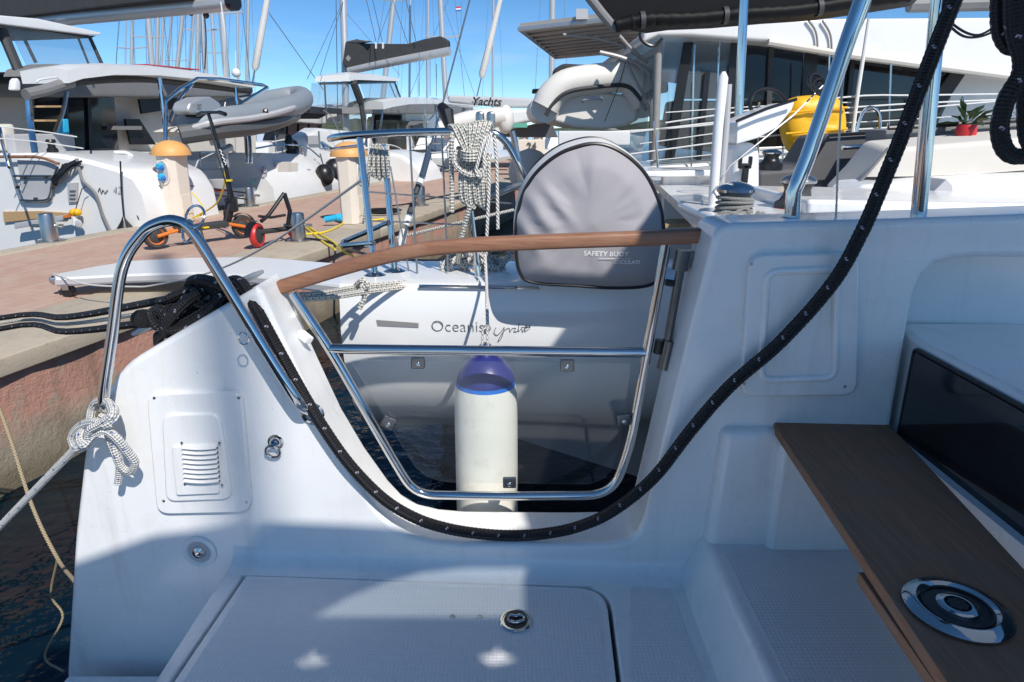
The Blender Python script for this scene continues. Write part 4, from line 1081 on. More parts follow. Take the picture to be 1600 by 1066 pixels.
# lettering on the quarter
lp0 = P(674, 519, NYY - .02)
def hull_y(z):
    s = nsec(0)[4:]
    for p, q in zip(s, s[1:]):
        if p.z >= z >= q.z and p.z > q.z: return p.y + (q.y - p.y) * (p.z - z) / (p.z - q.z)
    return NYY
def HN(px, py, d=.0012):
    p = P_full(px, py, NYY)
    for _ in range(4): p = P_full(px, py, hull_y(p.z) - d)
    return p
text('Oceanis', 'lettering', TEXTG, ny, HN(673, 518), HN(760, 519) - HN(673, 518), (0, 0, 1), .0485, depth=.0006, bold=-.0010)
yp = [(775, 512), (772, 520), (777, 524), (785, 516), (788, 512), (784, 527), (778, 534), (786, 519), (795, 513), (797, 519), (800, 514), (806, 513), (803, 518), (809, 517), (811, 505), (810, 518), (815, 514), (817, 519), (822, 509), (820, 518), (827, 514)]
MB().tube(cat([HN(x, y, .002) for x, y in yp], 5), .0011, 5).build('script_lettering', TEXTG, ny)
MB().tube([HN(814, 512, .002), HN(829, 511, .002)], .001, 5).build('script_bar', TEXTG, ny)
text('54', 'number', TEXTG, ny, HN(821, 513), (1, 0, 0), (0, 0, 1), .0155, depth=.0005)
MB().extr([HN(x, y, .002) for x, y in [(588, 500), (654, 505), (654, 512), (590, 509)]], V(0, -.001, 0)).build('stripe', MIDG, ny)
# pushpit
def NP(px, py, y=2.45): return P(px, py, y)
MB().tube(cat([NP(735, 205, 2.42), NP(640, 207, 2.46), NP(560, 211, 2.5), NP(528, 214, 2.56), NP(516, 217, 2.7), NP(525, 214, 3.1)], 6), .0128, 12).build('pushpit_rail', CHROME, ny)
for a, b in (((562, 214, 2.5), (586, 432, 2.42)), ((600, 226, 2.56), (617, 430, 2.5))):
    MB().tube([NP(*a), NP(*b)], .0118, 12).build('pushpit_post', CHROME, ny)
    q = NP(*b); MB().lathe([(.035, -.01), (.035, .006), (.016, .016)], V(q.x, q.y, zd), n=18).build('post_base', CHROME, ny)
MB().tube(fillet([NP(607, 348, 2.5), NP(536, 378, 2.75), NP(534, 384, 2.6), NP(584, 380, 2.42)], [0, .02, .02, 0], 4, False), .0098, 10).build('step_bar', CHROME, ny)
MB().tube(fillet([NP(517, 232, 2.7), NP(502, 222, 2.9), NP(508, 234, 2.8), NP(560, 228, 2.5)], .02, 4, False), .006, 8).build('flag_bracket', CHROME, ny)
MB().tube(cat([NP(735, 205, 2.42), NP(765, 206, 2.42), NP(790, 222, 2.42), NP(812, 262, 2.42), NP(832, 315, 2.42), NP(848, 430, 2.42)], 6), .012, 12).build('pushpit_rail', CHROME, ny)
MB().tube(cat([NP(800, 205, 3.2), NP(806, 230, 3.2), NP(815, 290, 3.2), NP(822, 330, 3.2)], 6), .014, 10).build('pushpit_post', STEEL, ny)
MB().tube(cat([NP(765, 308, 2.6), NP(808, 290, 2.6), NP(850, 275, 2.7)], 6), .011, 10).build('pushpit_rail', STEEL, ny)
MB().tube([NP(735, 330, 2.42), NP(748, 440, 2.40)], .011, 10).build('pushpit_post', CHROME, ny)
for a, b in (((763, 150, 2.5), (768, 205, 2.5)),):
    pass
MB().box(NP(750, 192, 3.0), (.03, .03, .075)).build('rail_bracket', STEEL, ny, bevel=.01)
MB().box(NP(767, 192, 3.0), (.03, .03, .075)).build('rail_bracket', STEEL, ny, bevel=.01)
for a, b, r0 in (((640, 212, 2.5), (652, 428, 2.45), .004), ((690, 209, 2.48), (700, 425, 2.45), .0035), ((575, 300, 2.5), (800, 318, 2.7), .003), ((572, 345, 2.5), (735, 352, 2.6), .003), ((610, 260, 2.55), (640, 430, 2.5), .003)):
    MB().tube([NP(*a), NP(*b)], r0, 6).build('guard_wire', WIRE, ny)
# backstay with turnbuckle
MB().tube([NP(742, -30, 2.7), NP(695, 150, 2.7), NP(668, 245, 2.7)], .0035, 6).build('backstay', WIRE, ny)
MB().tube([NP(668, 245, 2.7), NP(645, 320, 2.68), NP(628, 385, 2.65)], .006, 8).build('backstay_lower', STEEL, ny)
for a, b, r0, mm in (((670, 238), (660, 275), .012, SLATE), ((660, 273), (655, 287), .014, WHITE2), ((655, 287), (648, 305), .011, DARKG), ((640, 333), (634, 352), .014, WHITE2), ((632, 357), (625, 388), .016, BUOYW), ((645, 320), (640, 333), .012, DARKG)):
    MB().tube([NP(*a, 2.68), NP(*b, 2.66)], r0, 10).build('backstay_sleeve', mm, ny)
MB().tube([NP(689, 166, 2.66), NP(697, 176, 2.64), NP(704, 202, 2.62)], [.018, .028, .016], 8).build('backstay_block', BLACKP, ny)
# deck hardware at the stern
MB().tube([P(688, 411, 2.58), P(790, 411, 2.58)], [.012, .014], 10).build('deck_cleat', ALU, ny)
for px in (725, 752): MB().tube([P(px, 411, 2.58), P(px, 426, 2.58)], .012, 8).build('cleat_leg', ALU, ny)
MB().hexa([P(1040, 342, 5.6), P(1082, 342, 5.6), P(1078, 350, 4.8), P(1036, 351, 4.8)], [p + V(0, 0, -.02) for p in (P(1040, 342, 5.6), P(1082, 342, 5.6), P(1078, 350, 4.8), P(1036, 351, 4.8))]).build('teak_pad', TEAKDECK, ny)
# rope from the gate to the neighbour's cleat
mb = MB()
mb.tube(cat([G(460, 462, .01), P(500, 459, 1.98), P(560, 449, 2.2), P(640, 441, 2.35), P(700, 434, 2.45), P(740, 425, 2.56)], 6), .0085, 9)
mb.tube(cat([G(462, 468, .01), P(520, 464, 2.0), P(580, 455, 2.2), P(650, 446, 2.35), P(720, 436, 2.45), P(755, 424, 2.56)], 6), .0085, 9)
mb.tube(cat([P(556, 446, 2.18), P(566, 438, 2.16), P(574, 446, 2.16), P(562, 456, 2.16), P(570, 462, 2.17), P(564, 478, 2.17), P(562, 482, 2.17)], 6), .0085, 9)
for k in range(5):
    c = P(726 + k * 9, 411, 2.56)
    mb.tube(cat([c + V(.07 * math.cos(t + k), -.02 + .035 * math.sin(t), .035 * math.sin(t * 1.0 + .4) + .012 * (k % 3)) for t in [2 * math.pi * i / 14 for i in range(14)]], 3, True), .0085, 8, closed=True)
mb.tube(cat([P(700, 424, 2.5), P(712, 404, 2.52), P(740, 398, 2.55), P(765, 406, 2.55), P(770, 424, 2.5), P(745, 430, 2.48)], 6), .0085, 8)
thing(mb, 'flecked_mooring_rope', WROPE, 'white rope with black flecks from the gate to the neighbour\'s cleat', 'rope')
# rope coil on the pushpit
mb = MB()
def RC(px, py, d=0.0): return P(px, py, 2.40 + d)
mb.rope(cat([RC(706, 332, -.02), RC(706, 290, -.02), RC(705, 240, -.03), RC(707, 212, -.03), RC(714, 200, .02)], 6), .0088, 11, .017, 3, .06, .0045)
for k in range(4):
    x = 703 + k * 9
    mb.rope(cat([RC(x, 198, .03), RC(x + 6, 199, -.02), RC(x + 14, 215, -.035), RC(x + 24 - k * 3, 236, -.04)], 5), .0088, 11, .017, 3, .06, .0045)
for k in range(5):
    x = 735 + k * 7
    mb.rope(cat([RC(x + 4, 205, .03), RC(x - 1 + k, 196 - k * .8, -.01), RC(x - 2, 205, -.035), RC(734 + k * 3, 236, -.04 + .006 * (k % 2))], 5), .0088, 11, .017, 3, .06, .0045)
mb.rope(cat([RC(770, 204, .03), RC(760, 192, -.01), RC(738, 196, -.02), RC(736, 212, -.03)], 5), .0088, 11, .017, 3, .06, .0045)
for k in range(3): mb.rope(cat([RC(716, 232 + k * 5, .0), RC(728, 239 + k * 5, -.05), RC(745, 239 + k * 5, -.055), RC(756, 233 + k * 5, .0)], 5), .0088, 11, .017, 3, .06, .0045)
for k in range(6):
    x = 723 + k * 6.2; dz = (k * 37 % 11)
    mb.rope(cat([RC(x, 246, -.01), RC(x - 2 + (k - 2.5) * .4, 280, -.035 - .008 * (k % 2)), RC(x + (k - 2.5) * .8, 308 + dz, -.03), RC(x + 5, 316 + dz, -.02), RC(x + 6, 300, -.01), RC(x + 4, 250, .02)], 5), .0088, 11, .017, 3, .06, .0045)
mb.rope(cat([RC(712, 234, -.03), RC(710, 254, -.045), RC(722, 268, -.055), RC(740, 274, -.06), RC(756, 262, -.055), RC(766, 238, -.04)], 6), .0088, 11, .017, 3, .06, .0045)
mb.rope(cat([RC(735, 320, -.03), RC(728, 345, -.02), RC(722, 368, -.01), RC(718, 384, 0), RC(715, 410, .1)], 6), .0088, 11, .017, 3, .06, .0045)
thing(mb, 'rope_coil', WROPE, 'coil of white rope with black flecks hung on the pushpit', 'rope')
mb = MB().tube(cat([RC(764, 205, -.02), RC(755, 225, -.06), RC(748, 250, -.07), RC(744, 268, -.07), RC(750, 277, -.07), RC(757, 262, -.07), RC(757, 242, -.065), RC(768, 208, -.03)], 6), .0058, 8)
mb.tube(cat([RC(764, 240, -.05), RC(764, 290, -.05), RC(762, 340, -.05), RC(759, 400, -.04)], 5), .0058, 8)
mb.tube(cat([RC(772, 212, -.03), RC(776, 250, -.03), RC(777, 300, -.03), RC(778, 358, -.03)], 5), .0058, 8)
thing(mb, 'fender_lines', TWIST, 'thin twisted white lines hanging in front of the flecked rope coil', 'rope')
mb = MB()
for k in range(5):
    x = 583 + k * 5
    mb.tube(cat([P(x, 226, 2.56), P(x - 6 + k * 2, 250, 2.52), P(x - 5 + 2.4 * k, 272 + (k * 13 % 9), 2.52), P(x + 4, 268, 2.55), P(x + 3, 228, 2.6)], 5), .006, 7)
mb.tube(cat([P(590, 225, 2.6), P(578, 262, 2.56), P(574, 300, 2.56), P(568, 350, 2.56)], 5), .005, 7)
thing(mb, 'small_rope_coil', WROPE, 'small bundle of thin flecked rope on the left pushpit post', 'rope')
thing(MB().tube(cat([P(620, 372, 3.2), P(690, 355, 3.2), P(760, 338, 3.2), P(830, 322, 3.3)], 4), .007, 7), 'flecked_line', WROPE, 'flecked line stretched across the quay wall behind the rope coil', 'rope')
# lifebuoy in a cover
by0, by1 = 2.14, 2.32
def BY(px, py, y=by0): return P(px, py, y)
ol = [BY(x, y) for x, y in [(833, 441), (900, 446), (960, 449.5), (1012, 446), (1030, 430), (1036, 395), (1036, 350), (1029, 315), (1010, 275), (985, 248), (955, 230), (928, 225), (900, 230), (870, 243), (840, 268), (819, 300), (808, 340), (806, 385), (812, 425)]]
ol = cat(ol, 6, True)
cen = BY(922, 345)
bu = root('lifebuoy_cover', 'grey fabric lifebuoy cover with black piping and white lettering', 'lifebuoy', BY(922, 449))
def fold(x, z):                          # soft diagonal creases in the lower left of the cover
    v = 0
    for (x0, z0, dx, dz, wd, am) in ((-.13, .02, .6, -.8, .018, .016), (-.17, -.02, .55, -.83, .014, .012), (-.09, .05, .62, -.78, .014, .010), (.12, -.02, .7, .5, .016, .006), (.0, .12, .1, 1, .02, .006)):
        l = math.hypot(dx, dz); a = ((x - x0) * dx + (z - z0) * dz) / l; p = ((x - x0) * dz - (z - z0) * dx) / l
        v += am * math.exp(-(p / wd) ** 2) * math.exp(-(a / .07) ** 2)
    return v
rows = []
NR = 22
for j in range(NR + 1):
    f = j / NR; row = []
    for i, p in enumerate(ol):
        q = cen + (p - cen) * (1 - f)
        an = math.atan2((p - cen).z, (p - cen).x)
        wr_n = mnoise.noise(V(an * 3.2, (1 - f) * 1.4, 2.0)) + .5 * mnoise.noise(V(an * 7, (1 - f) * 2.2, 9.0)) + .35 * mnoise.noise(V(an * 22, (1 - f) * 6, 4.0)) * max(0, 1 - f * 4)
        env = max(0, math.sin(math.pi * min(1, f * 1.5))) ** .8 * (1.0 if (q - cen).z > -.12 else .35)
        lo = 1.6 if math.cos(an) < -.2 else 1.0
        q = q + V(0, -.035 * math.sin(min(1, f * 3.2) * math.pi / 2) - .0035 * wr_n * env * lo - .02 * f - .006 * mnoise.noise(V((q - cen).x * 9, (q - cen).z * 4, 3.3)) * min(1, f * 4) - fold((q - cen).x, (q - cen).z), 0)
        row.append(q)
    rows.append(row)
mb = MB().loft(rows, closed=True, caps=False); mb.poly(rows[-1]); mb.build('front', BUOYF, bu, angle=75)
from mathutils.bvhtree import BVHTree
bvh_ = BVHTree.FromPolygons([tuple(p) for p in mb.v], mb.f)
oc = [p + V((p - cen).x * .04 + .012, by1 - by0 + .02, .012) for p in ol]
om = [p + V((p - cen).x * .05 + .004, (by1 - by0) * .5, .012) for p in ol]
MB().loft([ol, om, oc], closed=True, caps=False).build('gusset', BUOYW, bu, angle=60)
MB().poly(oc).build('back', BUOYW, bu)
MB().tube([p + V(0, -.002, 0) for p in ol], .0062, 8, closed=True).build('piping', BLACKP, bu)
MB().tube([p + V(0, .0, 0) for p in oc], .005, 8, closed=True).build('piping', BLACKP, bu)
text('SAFETY BUOY', 'lettering', TEXTW, bu, BY(912, 400, by0 - .062), (1, 0, -.02), (0, .1, 1), .0172, depth=.001, sx=1.08, bold=.0004, bvh=bvh_)
text('OSCULATI', 'lettering', TEXTW, bu, BY(959, 412.5, by0 - .056), (1, 0, -.02), (0, .1, 1), .0138, depth=.001, sx=1.05, bold=.0004, bvh=bvh_)
MB().tube([BY(936, 404.5, by0 - .06), BY(985, 404, by0 - .057)], .0006, 5).build('lettering_line', TEXTW, bu)
MB().box(P(928, 216, 2.5), (.21, .02, .04)).build('buoy_mount', BUOYW, bu, bevel=.004)

P = P_full
TUBE_SCALE = 1.0
# ------------------------------------------------------------------ neighbour yacht: cockpit side
def slab(px, y, dy, name, m_, par, bevel=.01, dz=0.0, seg=3):
    a = [P(x, yy, y) for x, yy in px]
    return MB().hexa(a, [p + V(0, dy, dz) for p in a]).build(name, m_, par, bevel=bevel, seg=seg)
slab([(1036, 275), (1200, 272), (1200, 352), (1036, 352)], 5.4, .08, 'cockpit_side', WHITE, ny)
slab([(1000, 268), (1200, 264), (1200, 275), (1000, 277)], 5.3, .5, 'coaming_top', WHITE, ny)
c = P(1106, 300, 5.4)
MB().lathe([(0, .0), (.085, .0), (.09, .012), (.07, .02), (.03, .012), (0, .012)], c, (0, -1, 0), 24, False).build('speaker', LIGHTG, ny)
def winch(px, pyt, pyb, y, r, m1, m2, red=False, self_tail=True):
    b_ = P(px, pyb, y); t_ = P(px, pyt, y); H = t_.z - b_.z
    w = MB().lathe([(r * 1.18, 0), (r * 1.2, H * .3), (r * 1.12, H * .34), (r * .95, H * .38), (r * .78, H * .5), (r * .72, H * .62), (r * .8, H * .72), (r * .9, H * .76)], b_, n=30).build('winch', m1, ny)
    MB().lathe([(r * .8, H * .76), (r * .97, H * .78), (r * 1.0, H * .84), (r * .9, H * .9), (r * .55, H * .97), (r * .25, H), (0, H)], b_, n=30, caps=False).build('winch_cap', m2, w)
    if red: MB().lathe([(r * 1.2, H * .17), (r * 1.207, H * .18), (r * 1.207, H * .2), (r * 1.2, H * .21)], b_, n=30, caps=False).build('winch_stripe', REDP, w)
    return b_, H
bw, hw_ = winch(1144, 284, 356, 2.85, .078, MIDG, CHROME)
winch(1241, 271, 338, 2.95, .074, DARKG, STEEL, True)
winch(1203, 233, 266, 4.3, .06, BLACKP, CHROME)
mb = MB()
for k in range(5):
    z = bw.z + hw_ * (.30 + .085 * k); rr = .072 + .006 * (k == 0)
    mb.tube([bw + V(rr * math.cos(t), rr * math.sin(t), z - bw.z + .006 * math.sin(t + k)) for t in [2 * math.pi * i / 24 for i in range(24)]], .0068, 8, closed=True)
mb.tube(cat([P(1116, 342, 2.78), P(1130, 332, 2.76), P(1150, 335, 2.75), P(1165, 347, 2.75), P(1180, 349, 2.75), P(1192, 333, 2.76), P(1196, 345, 2.77), P(1182, 346, 2.78), P(1172, 330, 2.78), P(1160, 326, 2.78), P(1140, 338, 2.76), P(1112, 339, 2.77)], 6), .0068, 8)
mb.tube(cat([P(1168, 330, 2.75), P(1176, 348, 2.75), P(1184, 332, 2.75), P(1192, 336, 2.76), P(1240, 337, 2.8), P(1300, 337, 2.85), P(1420, 340, 2.9)], 5), .0062, 8)
thing(mb, 'winch_rope', GROPE, 'grey rope wound on the left winch and tangled at its foot', 'rope')
thing(MB().tube(cat([P(1294, 318, 3.1), P(1306, 325, 3.1), P(1320, 328, 3.1), P(1345, 325, 3.1), P(1370, 324, 3.1), P(1440, 325, 3.15), P(1478, 323, 3.2)], 5), .009, 8), 'red_rope', REDP, 'short red rope led through the clutches on the white deck', 'rope')
for px in (1350, 1400): 
    c = P(px, 326, 3.08); MB().box(c, (.05, .12, .06)).build('rope_clutch', MIDG, ny, bevel=.01)
# white upright pole, helm pedestal
MB().tube([P(1112, 345, 3.1), P(1122, 200, 3.1), P(1130, 122, 3.1), P(1131, 112, 3.1)], [.022, .022, .022, .008], 12).build('folded_pole', WHITE, ny)
MB().tube([P(1122, 345, 3.16), P(1134, 200, 3.16), P(1138, 132, 3.16)], .016, 10).build('folded_pole', LIGHTG, ny)
slab([(1140, 330), (1188, 330), (1188, 240), (1182, 224), (1160, 222), (1148, 226)], 3.9, .3, 'helm_pedestal', WHITE, ny, .03)
mb = MB().box(P(1164, 272, 3.85), (.035, .03, .10)); c = P(1164, 256, 3.85)
for s in (-1, 1): mb.box(c + V(.028 * s, 0, .015), (.018, .03, .05))
mb.box(c + V(0, 0, -.012), (.07, .03, .03)); mb.build('winch_handle_holder', BLACKP, ny, bevel=.006)
a = [P(x, y, 3.8) for x, y in [(1150, 226), (1152, 192), (1200, 172), (1243, 158), (1238, 172), (1215, 200), (1185, 216)]]
MB().extr(a, V(0, .35, 0)).build('helm_console', WHITE, ny, bevel=.012)
MB().tube([P(1150, 190, 3.75), P(1198, 170, 3.75), P(1245, 155, 3.75)], .008, 6).build('console_trim', BLACKP, ny)
c = P(1200, 163, 4.3)
MB().tube([c + V(.11 * math.cos(t), .05 * math.sin(t), .09 * math.sin(t)) for t in [2 * math.pi * i / 30 for i in range(30)]], .012, 8, closed=True).build('steering_wheel', BLACKP, ny)
# cushions, spray hood, deck moulding on the right
slab([(1185, 350), (1185, 268), (1262, 262), (1294, 213), (1420, 205), (1420, 350)], 4.6, .5, 'cushion', VINYLC, ny, .03)
slab([(1187, 318), (1187, 300), (1262, 296), (1300, 298), (1290, 318)], 4.3, .2, 'seat_cushion', VINYLC, ny, .03)
MB().tube([P(1264, 262, 4.58), P(1296, 212, 4.58), P(1420, 204, 4.58)], .01, 6).build('cushion_piping', BLACKP, ny)
MB().hexa([P(x, y, 3.7) for x, y in [(1316, 312), (1352, 275), (1387, 232), (1610, 214), (1900, 200), (1900, 290)]], [P(x, y, 3.7) + V(.12, .5, .03) for x, y in [(1316, 312), (1352, 275), (1387, 232), (1610, 214), (1900, 200), (1900, 290)]]).build('beige_hood', BEIGE, ny, bevel=.03, seg=3)
MB().tube([P(1350, 279, 3.66), P(1440, 278, 3.66), P(1530, 274, 3.66), P(1610, 268, 3.66)], .008, 6).build('hood_hem', BLACKP, ny)
MB().tube([P(1388, 232, 3.66), P(1352, 275, 3.66), P(1312, 316, 3.66)], .009, 6).build('hood_hem', MIDG, ny)
MB().hexa([P(x, y, y0) for x, y, y0 in [(1298, 345, 3.25), (1350, 288, 3.5), (1440, 281, 3.5), (1620, 272, 3.5), (1900, 262, 3.5), (1900, 360, 3.25), (1300, 365, 3.25)]], [P(x, y, y0) + V(0, .3, 0) for x, y, y0 in [(1298, 345, 3.25), (1350, 288, 3.5), (1440, 281, 3.5), (1620, 272, 3.5), (1900, 262, 3.5), (1900, 360, 3.25), (1300, 365, 3.25)]]).build('coaming_moulding', WHITE, ny, bevel=.02)
sc_ = []
for k in range(9):
    t = k / 8
    sc_.append([P(1482 + 8 * math.sin(t * 3.1), 278 + 66 * t, 3.3), P(1440 + 10 * t, 316 + 30 * t, 3.28), P(1470, 344, 3.36)])
MB().extr([P(x, y, 3.3) for x, y in [(1480, 279), (1490, 290), (1490, 305), (1480, 330), (1462, 347), (1446, 347), (1448, 322), (1460, 298)]], V(0, .2, 0)).build('vent_scoop', LIGHTG, ny, bevel=.01)
slab([(1260, 345), (1262, 312), (1600, 318), (1900, 318), (1900, 360), (1260, 360)], 2.75, .7, 'side_deck', WHITE, ny, .02)
slab([(1112, 356), (1112, 338), (1262, 335), (1262, 360)], 2.72, .6, 'winch_base', WHITE, ny, .02)
slab([(1384, 226), (1384, 203), (1480, 197), (1620, 192), (1620, 214), (1480, 222)], 4.2, .25, 'shelf', MIDG, ny, .01)
MB().tube([P(1388, 200, 4.15), P(1480, 195, 4.15), P(1620, 186, 4.15)], .014, 8).build('shelf_rail', BLACKP, ny)
MB().tube([P(1316, 231, 4.4), P(1350, 229, 4.4), P(1400, 226, 4.3)], .014, 8).build('grab_bar', CHROME, ny)
# the neighbour's black bimini and its post
bx = [(914, -8), (940, 20), (958, 42), (975, 46), (1010, 41), (1080, 38), (1160, 31), (1250, 25), (1330, 14), (1420, 0), (1430, -20), (1200, -60), (940, -40)]
MB().extr([P(x, y, 6.3) for x, y in bx], V(.3, .45, .02)).build('bimini', BIMINI, ny, bevel=.05, seg=3)
rcv = cat([P(962, 40, 6.2), P(1010, 31, 6.2), P(1080, 29, 6.2), P(1160, 22, 6.2), P(1240, 17, 6.2), P(1330, 4, 6.2), P(1420, -8, 6.2)], 9)
MB().tube(rcv, [.055 + .010 * mnoise.noise(V(k * .9, 1, 1)) + .006 * math.sin(k * 2.7) for k in range(len(rcv))], 12).build('rolled_canvas', BIMINI, ny)
for k in (8, 24, 40): MB().lathe([(.07, -.02), (.07, .02)], rcv[k], rcv[k + 1] - rcv[k], 12, False).build('canvas_tie', DARKG, ny)
MB().tube([P(916, -10, 6.25), P(941, 22, 6.25), P(962, 47, 6.25)], .04, 10).build('bimini_edge', MIDG, ny)
MB().tube([P(1163, -10, 5.0), P(1157, 120, 5.0), P(1151, 250, 5.0), P(1147, 300, 5.0)], .03, 14).build('bimini_post', CHROME, ny)
MB().tube([P(1145, 345, 3.0), P(1115, 300, 3.05), P(1140, 260, 3.2), P(1240, 180, 3.3), P(1300, 120, 3.4)], .004, 6).build('sheet', WIRE, ny)
mb = MB()
for dx, dy in ((0, 0), (-6, -8), (5, 5)): mb.tube([P(1280 + dx + 10 * math.cos(t), 133 + dy + 10 * math.sin(t), 3.3) for t in [2 * math.pi * i / 14 for i in range(14)]], .01, 7, closed=True)
mb.build('block', BLACKP, ny)
# flower pot
fp = root('flower_pot', 'red flower pot with dark leafy plant on the shelf', 'plant', P(1506, 222, 4.05))
c = P(1506, 222, 4.05); h = P(1506, 195, 4.05).z - c.z
MB().lathe([(.03, 0), (.05, h * .2), (.056, h * .55), (.05, h * .9), (.046, h), (.04, h * .95)], c, n=20).build('pot', REDP, fp)
LEAF = mat('dark_leaf', (.03, .07, .02), .5, fn=varied(.4, 20))
for k in range(26):
    a = random.uniform(0, 6.28); l = random.uniform(.06, .15); el = random.uniform(.1, 1.3)
    d = V(math.cos(a) * math.cos(el), math.sin(a) * math.cos(el), math.sin(el)); s_ = d.cross(V(0, 0, 1)).normalized() * .022
    b0 = c + V(0, 0, h) + d * random.uniform(.01, .06)
    MB().add([b0, b0 + d * l * .5 + s_, b0 + d * l + V(0, 0, -.03), b0 + d * l * .5 - s_], [(0, 1, 2, 3)]).build('leaf', LEAF, fp)

# ------------------------------------------------------------------ catamaran on the right
rc = root('moored_catamaran', 'white catamaran with dark side windows and big hardtop on the right', 'catamaran', P(1200, 300, 9) * V(1, 1, 0) if False else V(5, 10, 0))
RY = 8.4
def slabp(px, y, dy, name, m_, par, bevel=.02, dz=0):
    a = [P(x, yy, y) for x, yy in px]; return MB().hexa(a, [p + V(0, dy, dz) for p in a]).build(name, m_, par, bevel=bevel, seg=3)
slabp([(1002, 70), (1006, 52), (1016, 43), (1100, 36), (1200, 29), (1400, 28), (1700, 26), (1700, 140), (1600, 122), (1480, 106), (1330, 86), (1200, 66), (1080, 57), (1030, 57)], RY, 6.5, 'hardtop', WHITE2, rc, .06)
MB().tube([P(1200, 66, RY - .02), P(1330, 87, RY - .02), P(1480, 107, RY - .02), P(1610, 124, RY - .02)], .04, 8).build('hardtop_gutter', BEIGE, rc)
slabp([(1150, 66), (1202, 68), (1256, 76), (1246, 300), (1138, 300)], RY + .35, .006, 'side_window', TINTD, rc, 0)
slabp([(1276, 80), (1330, 89), (1505, 112), (1412, 300), (1262, 300)], RY + .35, .02, 'side_window', SMOKE, rc, 0)
slabp([(1202, 68), (1210, 69), (1204, 215), (1196, 215)], RY + .3, .04, 'window_pillar', DARKG, rc, 0)
slabp([(1330, 90), (1337, 91), (1322, 240), (1315, 240)], RY + .3, .04, 'window_pillar', BLACKP, rc, 0)
slabp([(1138, 300), (1140, 232), (1412, 222), (1412, 300)], RY + .28, .05, 'cabin_side', WHITE2, rc, .01)
slabp([(1160, 232), (1165, 175), (1185, 150), (1205, 150), (1215, 175), (1218, 232)], RY + 1.2, .5, 'helm_seat', WHITE2, rc, .08)
slabp([(1195, 200), (1240, 196), (1245, 160), (1225, 150), (1200, 165)], RY + 1.9, .3, 'dash', MIDG, rc, .04)
slabp([(1290, 200), (1400, 190), (1400, 150), (1300, 158)], RY + .6, .3, 'saloon_seat', LIGHTG, rc, .04)
slabp([(1500, 110), (1700, 140), (1700, 300), (1405, 300)], RY + .4, .1, 'cabin_side', WHITE2, rc, .01)
slabp([(1395, 240), (1490, 108), (1512, 112), (1418, 250)], RY + .3, .04, 'window_pillar', DARKG, rc, .01)
slabp([(1258, 80), (1278, 82), (1270, 200), (1250, 200)], RY + .32, .02, 'window_pillar', BLACKP, rc, 0)
for (x0, y0, x1, y1, w) in ((1076, 66, 1046, 250, 15), (1106, 112, 1092, 250, 8), (1150, 64, 1134, 240, 13)):
    slabp([(x0 - w / 2, y0), (x0 + w / 2, y0), (x1 + w / 2, y1), (x1 - w / 2, y1)], RY + .25, .03, 'enclosure_strip', BLACKP, rc, 0)
slabp([(1040, 66), (1150, 64), (1134, 262), (1015, 262)], RY + .3, .006, 'enclosure_side', VINYL, rc, 0)
a = [P(1030, 70, RY + .3), P(1000, 262, RY + .3)]
MB().hexa([a[0], a[1], a[1] + V(0, 4.5, 0), a[0] + V(0, 4.5, 0)], [p + V(.006, 0, 0) for p in (a[0], a[1], a[1] + V(0, 4.5, 0), a[0] + V(0, 4.5, 0))]).build('enclosure_aft', VINYL, rc)
slabp([(1056, 155), (1400, 152), (1400, 118), (1080, 112)], RY + 3.6, .05, 'inner_bulkhead', WHITE2, rc, 0)
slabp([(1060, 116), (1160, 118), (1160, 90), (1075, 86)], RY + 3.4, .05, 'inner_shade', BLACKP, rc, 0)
slabp([(1040, 230), (1240, 230), (1240, 157), (1052, 157)], RY + 2.4, .6, 'saloon_seat', VINYLC, rc, .05)
slabp([(1350, 200), (1480, 200), (1480, 60), (1350, 60)], RY + 3.0, .1, 'saloon_wall', DARKG, rc, 0)
slabp([(990, 300), (990, 262), (1150, 252), (1300, 246), (1700, 236), (1700, 330), (990, 330)], RY, 6.5, 'deck', WHITE2, rc, .05)
a0 = P(960, 262, RY).x
MB().hexa([V(a0, RY, -.3), V(16, RY, -.3), V(16, RY + 1.6, -.3), V(a0, RY + 1.6, -.3)], [V(a0 + .3, RY, P(1000, 300, RY).z), V(16, RY, P(1000, 300, RY).z), V(16, RY + 1.6, P(1000, 300, RY).z), V(a0 + .3, RY + 1.6, P(1000, 300, RY).z)]).build('hull', HULLW, rc, bevel=.05)
MB().hexa([V(a0, RY + 5, -.3), V(16, RY + 5, -.3), V(16, RY + 6.5, -.3), V(a0, RY + 6.5, -.3)], [V(a0 + .3, RY + 5, P(1000, 300, RY).z), V(16, RY + 5, P(1000, 300, RY).z), V(16, RY + 6.5, P(1000, 300, RY).z), V(a0 + .3, RY + 6.5, P(1000, 300, RY).z)]).build('hull', HULLW, rc, bevel=.05)
# lifelines and stanchions of the catamaran
LIFE = [((985, 207), (1190, 184), (1400, 172), (1650, 150)), ((985, 241), (1190, 214), (1330, 203), (1650, 185)), ((1040, 192), (1310, 153), (1440, 149), (1650, 146)), ((930, 208), (1100, 196), (1330, 168), (1650, 152))]
for l in LIFE: MB().tube(cat([P(x, y, RY - .25) for x, y in l], 4), .009, 6).build('lifeline', WIREW, rc)
for px0, px1, y0, y1 in ((1246, 1246, 150, 250), (1022, 1028, 190, 262), (1590, 1586, 150, 240), (1505, 1500, 150, 240)):
    MB().tube([P(px0, y0, RY - .25), P(px1, y1, RY - .25)], .016, 8).build('stanchion', CHROME, rc)
MB().tube(cat([P(1337, 210, RY - .3), P(1346, 180, RY - .3), P(1358, 168, RY - .3), P(1370, 172, RY - .3), P(1375, 185, RY - .3), P(1374, 210, RY - .3)], 5), .02, 10).build('grab_hoop', CHROME, rc)
